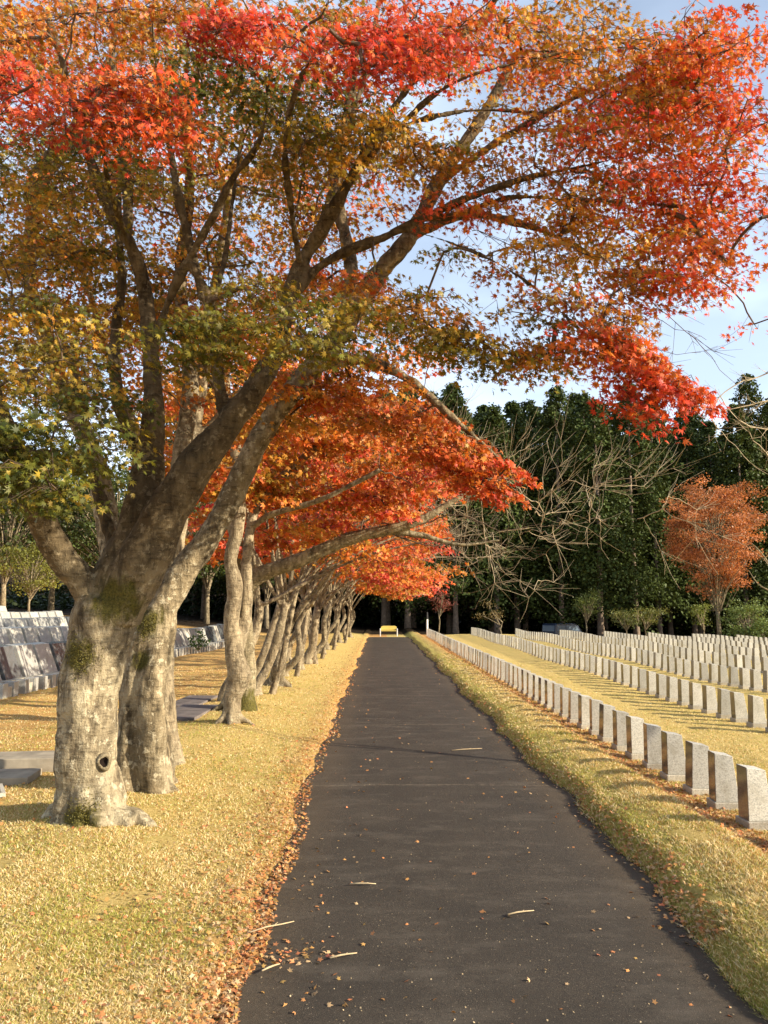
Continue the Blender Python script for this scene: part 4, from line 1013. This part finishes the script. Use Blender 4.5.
vn = empty('parked_van', (12.7,56.3,gz1(12.7,56.3)-.05), math.radians(38)); tag(vn, 'dark blue van parked under the cedars behind the gravestones', 'van'); vn.scale = (.86,.86,.80); vn.location.z -= .05
M['blue'] = simple('dark_blue_car_paint', (.022,.032,.055), .25, .6, .05, 2)
M['glass'] = simple('dark_window_glass', (.10,.14,.18), .06, .9, .05, 2)
M['lamp'] = simple('headlamp_glass', (.75,.75,.72), .2, .6, .05, 2)
m = MB()
prof = [(-1.65,.35),(-1.68,.9),(-1.62,1.62),(-1.45,1.76),(.75,1.76),(1.15,1.62),(1.55,1.08),(1.68,.98),(1.70,.35)]
m.prism([(x,z) for x,z in prof], -.72,.72, axis='y'); body = m.build('body', M['blue'], vn, bevel=.06)
for s_ in (-1,1):
    m = MB(); m.prism([(-1.45,1.12),(-1.42,1.58),(-.45,1.58),(-.45,1.12)], s_*.722-.006, s_*.722+.006); m.build('window', M['glass'], vn)
    m = MB(); m.prism([(-.35,1.12),(-.35,1.58),(.85,1.58),(1.25,1.12)], s_*.722-.006, s_*.722+.006); m.build('window', M['glass'], vn)
    m = MB(); m.prism([(1.66,.70),(1.66,.90),(1.72,.90),(1.72,.70)], s_*.56-.12, s_*.56+.12); m.build('headlight', M['lamp'], vn, bevel=.01)
    for xx in (-1.1,1.1):
        m = MB(); m.tube([(xx,s_*.60,.30),(xx,s_*.75,.30)],[.30,.30],20); wh = m.build('wheel', M['black'], vn)
        m = MB(); m.tube([(xx,s_*.752,.30),(xx,s_*.765,.30)],[.17,.15],14); m.build('rim', M['lamp'], wh)
m = MB(); m.hexa([(1.19,-.62,1.62),(1.19,.62,1.62),(1.17,.62,1.61),(1.17,-.62,1.61)],[(1.57,-.66,1.10),(1.57,.66,1.10),(1.55,.66,1.09),(1.55,-.66,1.09)]); m.build('windscreen', M['glass'], vn)
m = MB(); m.prism([(-1.695,1.1),(-1.65,1.58),(-1.64,1.58),(-1.68,1.1)], -.6,.6); m.build('rear_window', M['glass'], vn)
m = MB(); m.box(1.70,1.76,-.70,.70,.36,.56); m.build('bumper', M['black'], vn, bevel=.02)

# ------------------------------------------------------------------ grass blades, litter, path debris
def scatter_xy(n, xa, xb, ya, yb, rs, pw=1.0):
    """denser near the viewer (as seen it stays even)"""
    u = rs.uniform(0,1,n); y_ = 1/( (1/ya)*(1-u)+(1/yb)*u ); lo = np.maximum(xa,-.53*y_-.2); hi = np.minimum(xb,.53*y_+.2); x_ = lo+(hi-lo)*rs.uniform(0,1,n); k = hi > lo; return x_[k], y_[k]
rsB = np.random.RandomState(9)
def ground_z(x_, y_):
    return gz(x_, y_)
def lookup_rough(x_, y_):
    return np.array([.018*mnoise.noise(Vector((a*2.3,b*2.3,1)))+.010*mnoise.noise(Vector((a*8,b*8,5))) for a,b in zip(x_,y_)])
def blades(name, n, xa, xb, ya, yb, label, hgt, cols, mask=None):
    x_, y_ = scatter_xy(n, xa, xb, ya, yb, rsB)
    clump = np.array([mnoise.noise(Vector((a*3.2,b*3.2,3))) for a,b in zip(x_,y_)])
    g2 = np.array([mnoise.noise(Vector((a*1.1,b*1.1,8))) for a,b in zip(x_,y_)])
    keep = (clump > -.45) & ((x_ < edge_l(y_)+.03) | (x_ > edge_r(y_)-.03)) & (x_ > -y_*.62-.6) & (x_ < y_*.62+.6)
    x_, y_, clump, g2 = x_[keep], y_[keep], clump[keep], g2[keep]; n = len(x_)
    z_ = ground_z(x_, y_)+lookup_rough(x_, y_)
    h = hgt*rsB.uniform(.5,1.3,n)*(1+.5*clump)*(1+.02*y_); a = rsB.uniform(0,6.28,n); lean = rsB.normal(0,.9,(n,2))*h[:,None]
    w = .0012*(1+.20*y_)*rsB.uniform(.7,1.4,n)
    B0 = np.stack([x_,y_,z_-.004],1); side = np.stack([np.cos(a),np.sin(a),np.zeros(n)],1)*w[:,None]
    mid = B0+np.stack([lean[:,0]*.4,lean[:,1]*.4,h*.65],1); tip = B0+np.stack([lean[:,0],lean[:,1],h],1)
    V = np.stack([B0-side,B0+side,mid+side*.7,mid-side*.7,tip],1).reshape(-1,3)
    tri = np.array([(0,1,2),(0,2,3),(3,2,4)])[None]+(np.arange(n)*5)[:,None,None]
    t = np.clip(rsB.uniform(0,1,n)*.8+g2*.9,0,1)
    dry = np.array((.74,.56,.25)); pale = np.array((.82,.70,.42)); grn = np.array((.33,.32,.07)); brn = np.array((.48,.27,.09))
    q = rsB.uniform(0,1,n)[:,None]
    C = np.where(q < .42, dry, np.where(q < .66, pale, np.where(q < .84, grn, brn)))
    nearr = ((x_ > edge_r(y_)-.05) & (x_ < edge_r(y_)+.30) & (rsB.uniform(0,1,n) < .30))[:,None]
    C = np.where(nearr, grn, C)
    C = np.where((t[:,None] > .70) & (q < .7), grn*1.2, C)*rsB.uniform(.8,1.15,(n,1))
    o = fast_mesh(name, V, tri.reshape(-1,3), np.repeat(C,5,axis=0), M['blade']); tag(o, label, 'grass', kind='stuff'); return o
blades('grass', 270000, -8.0, -.5, 2.0, 22, 'dry yellow mown grass on the left lawn', .016, None)
blades('grass', 140000, 1.45, 2.75, 2.4, 26, 'dry grass on the bank between path and first gravestone row', .018, None)
blades('grass', 60000, 2.75, 10, 4.2, 24, 'dry grass between the right gravestone rows', .016, None)

def pz(x_, y_): return .012*np.sin(np.pi*np.clip((x_+.85)/2.72,0,1))-.004+.008*np.sin(y_*.8)*(y_>9)
def fallen(name, n, fn, label, size=.028):
    P = []; 
    while len(P) < n:
        q = fn()
        if q is not None: P.append(q)
    P = np.array(P); z = ground_z(P[:,0],P[:,1])+lookup_rough(P[:,0],P[:,1])
    onp = (P[:,0] > edge_l(P[:,1])+.0) & (P[:,0] < edge_r(P[:,1])-.02)
    p_ = pz(P[:,0],P[:,1]); z = np.where(onp, p_+.003, np.where((P[:,0] > -.84) & (P[:,0] < 1.7), np.maximum(z+.008, p_+.005), z+.008))
    Q = np.stack([P[:,0],P[:,1],z+rsB.uniform(0,.010,len(P))*np.where(onp,.3,1)],1)
    t = np.clip(rsB.normal(.57,.10,len(P)),.35,.9); C = ramp_col(t)*rsB.uniform(.5,1.0,(len(P),1)); C = C*.72+np.array((.17,.11,.06))
    br = rsB.uniform(0,1,len(P)) < .3; C[br] = np.array((.50,.33,.17))*rsB.uniform(.6,1.2,(br.sum(),1))
    sz = size*rsB.uniform(.6,1.25,len(P))*(1+.02*P[:,1])
    o = leaves_mesh(name, Q, sz, C, M['litter'], None, STAR5, tilt=.42, rs=rsB); tag(o, label, 'fallen leaves', kind='stuff'); return o
def f_left():
    y_ = 1/(rsB.uniform(1/40.,1/2.2)); q = abs(rsB.normal(0,1)); q = q if rsB.uniform() < .75 else q*3.2; x_ = edge_l(np.array(y_))+.03+.05*mnoise.noise(Vector((y_*2.1,0,4)))-q*(.05+.018*min(y_,14))*(1+.8*mnoise.noise(Vector((y_*.9,3,4))))
    return (float(x_), y_) if x_ > -7 else None
def f_lawn():
    y_ = 1/(rsB.uniform(1/26.,1/2.6)); x_ = rsB.uniform(-y_*.6,-.6)
    if mnoise.noise(Vector((x_*1.5,y_*1.5,2))) < rsB.uniform(-.5,.5): return None
    return (x_, y_)
def f_right():
    y_ = 1/(rsB.uniform(1/30.,1/4.)); return (float(edge_r(np.array(y_)))+rsB.normal(.07,.06), y_)
def f_gutter():
    y_ = 1/(rsB.uniform(1/34.,1/4.5)); return (2.52+rsB.normal(0,.11), y_)
def f_path():
    y_ = 1/(rsB.uniform(1/30.,1/2.4)); 
    x_ = rsB.uniform(-.55,1.5) if rsB.uniform()<.5 else (-.5+abs(rsB.normal(0,.3)) if rsB.uniform()<.6 else 1.5-abs(rsB.normal(0,.15)))
    return (x_, y_)
def f_pile():
    y_ = 3.92+rsB.normal(0,.06); return (-.50+rsB.normal(0,.13), y_)
fallen('fallen_leaves', 8000, f_left, 'orange fallen maple leaves drifted along the left edge of the path', .018)
fallen('fallen_leaves', 1500, f_lawn, 'scattered fallen leaves on the left lawn', .018)
fallen('fallen_leaves', 1500, f_right, 'brown orange fallen leaves caught along the right edge of the path', .019)
fallen('fallen_leaves', 6000, f_gutter, 'fallen leaves lying in the hollow before the first gravestone row', .020)
fallen('fallen_leaves', 420, f_path, 'single fallen leaves strewn over the asphalt path', .018)
fallen('fallen_leaves', 130, f_pile, 'little heap of fallen leaves at the near left edge of the path', .018)
# pale crumbs
n = 1500; P = np.stack([rsB.uniform(-.55,1.5,n), 1/rsB.uniform(1/30.,1/2.4,n), np.zeros(n)],1); P[:,2] = pz(P[:,0],P[:,1])+.003
o = leaves_mesh('debris', P, rsB.uniform(.0025,.009,n), np.array((.5,.38,.22))[None]*rsB.uniform(.4,1.2,(n,1)), M['litter'], None, DIAM, tilt=.5, rs=rsB); tag(o, 'pale crumbs of bark and leaf scattered on the asphalt', 'debris', kind='stuff')
# twigs
M['stick'] = simple('dry_stick', (.50,.38,.22), .8, .1, .2, 20)
def onpath(px,py):
    d = _R @ Vector(((px-384)/F,(512-py)/F,-1)); t = -CAMZ/d.z; return Vector((d.x*t,d.y*t,.018))
sticks = [((508,918),(534,914),'pale stick on the right half of the asphalt'),((330,962),(357,957),'forked pale twig on the near left of the asphalt'),((250,936),(294,925),'long thin twig poking onto the path from the left edge'),((350,887),(376,887),'short pale stick left of the middle of the path'),((452,752),(482,750),'far pale stick in the middle of the path'),((262,975),(280,968),'brown twig among the leaf heap at the left path edge')]
for (a,b,lab) in sticks:
    p0, p1 = onpath(*a), onpath(*b); c = (p0+p1)/2; m = MB(); q = (p1-p0); nrm = Vector((-q.y,q.x,0))
    m.tube([p0-c, p0*.6+p1*.4-c+nrm*.06, p0*.3+p1*.7-c-nrm*.03+Vector((0,0,.004)), p1-c],[.004,.0045,.0035,.002],6)
    m.tube([p0*.5+p1*.5-c, p0*.3+p1*.7-c+nrm*.15],[.0025,.0012],5)
    o = m.build('twig', M['stick'], smooth=True); o.location = c; tag(o, lab, 'twig', 'twigs lying on the path')

# ------------------------------------------------------------------ light
EL = math.radians(22); PHI = math.radians(18)
sd = Vector((math.cos(PHI)*math.cos(EL), -math.sin(PHI)*math.cos(EL), math.sin(EL)))
sun = bpy.data.lights.new('sun','SUN'); sun.energy = 5.0; sun.angle = math.radians(.5); sun.color = (1.0,.885,.70)
so = bpy.data.objects.new('sun', sun); COL.objects.link(so); so.rotation_euler = (-sd).to_track_quat('-Z','Y').to_euler()
w = bpy.data.worlds.new('World'); scene.world = w; w.use_nodes = True
nt = w.node_tree; nt.nodes.clear(); g = N(nt)
out = nt.nodes.new('ShaderNodeOutputWorld'); bg = nt.nodes.new('ShaderNodeBackground'); bg.inputs['Strength'].default_value = .095
sky = nt.nodes.new('ShaderNodeTexSky'); sky.sky_type = 'NISHITA'; sky.sun_disc = False; sky.sun_elevation = EL; sky.sun_rotation = math.atan2(sd.x, sd.y)
sky.air_density = 1.0; sky.dust_density = 1.2; sky.ozone_density = 1.0
tc = g.n('ShaderNodeTexCoord').outputs['Generated']
mp = g.n('ShaderNodeMapping'); mp.inputs['Scale'].default_value = (1,1,2.6); g.l(tc, mp.inputs['Vector'])
cl = g.noise(mp.outputs[0], 2.0, 5, .5)
sp = g.n('ShaderNodeSeparateXYZ'); g.l(tc, sp.inputs[0])
cf = g.math('MULTIPLY', g.ramp(cl,[(.44,.42),(.60,.85)]), g.ramp(sp.outputs[2],[(.0,.95),(.3,.9),(.6,.5)]))
col = g.mix(cf, sky.outputs[0], (6.9,8.0,9.6)); g.l(col, bg.inputs['Color']); g.l(bg.outputs[0], out.inputs['Surface'])
vs = scene.view_settings; vs.view_transform = 'Standard'; vs.look = 'None'; vs.exposure = 1.07; vs.gamma = 1; vs.use_curve_mapping = False
print('leaves', nA, nB, nC, nD, nE, 'stones', len(stones))
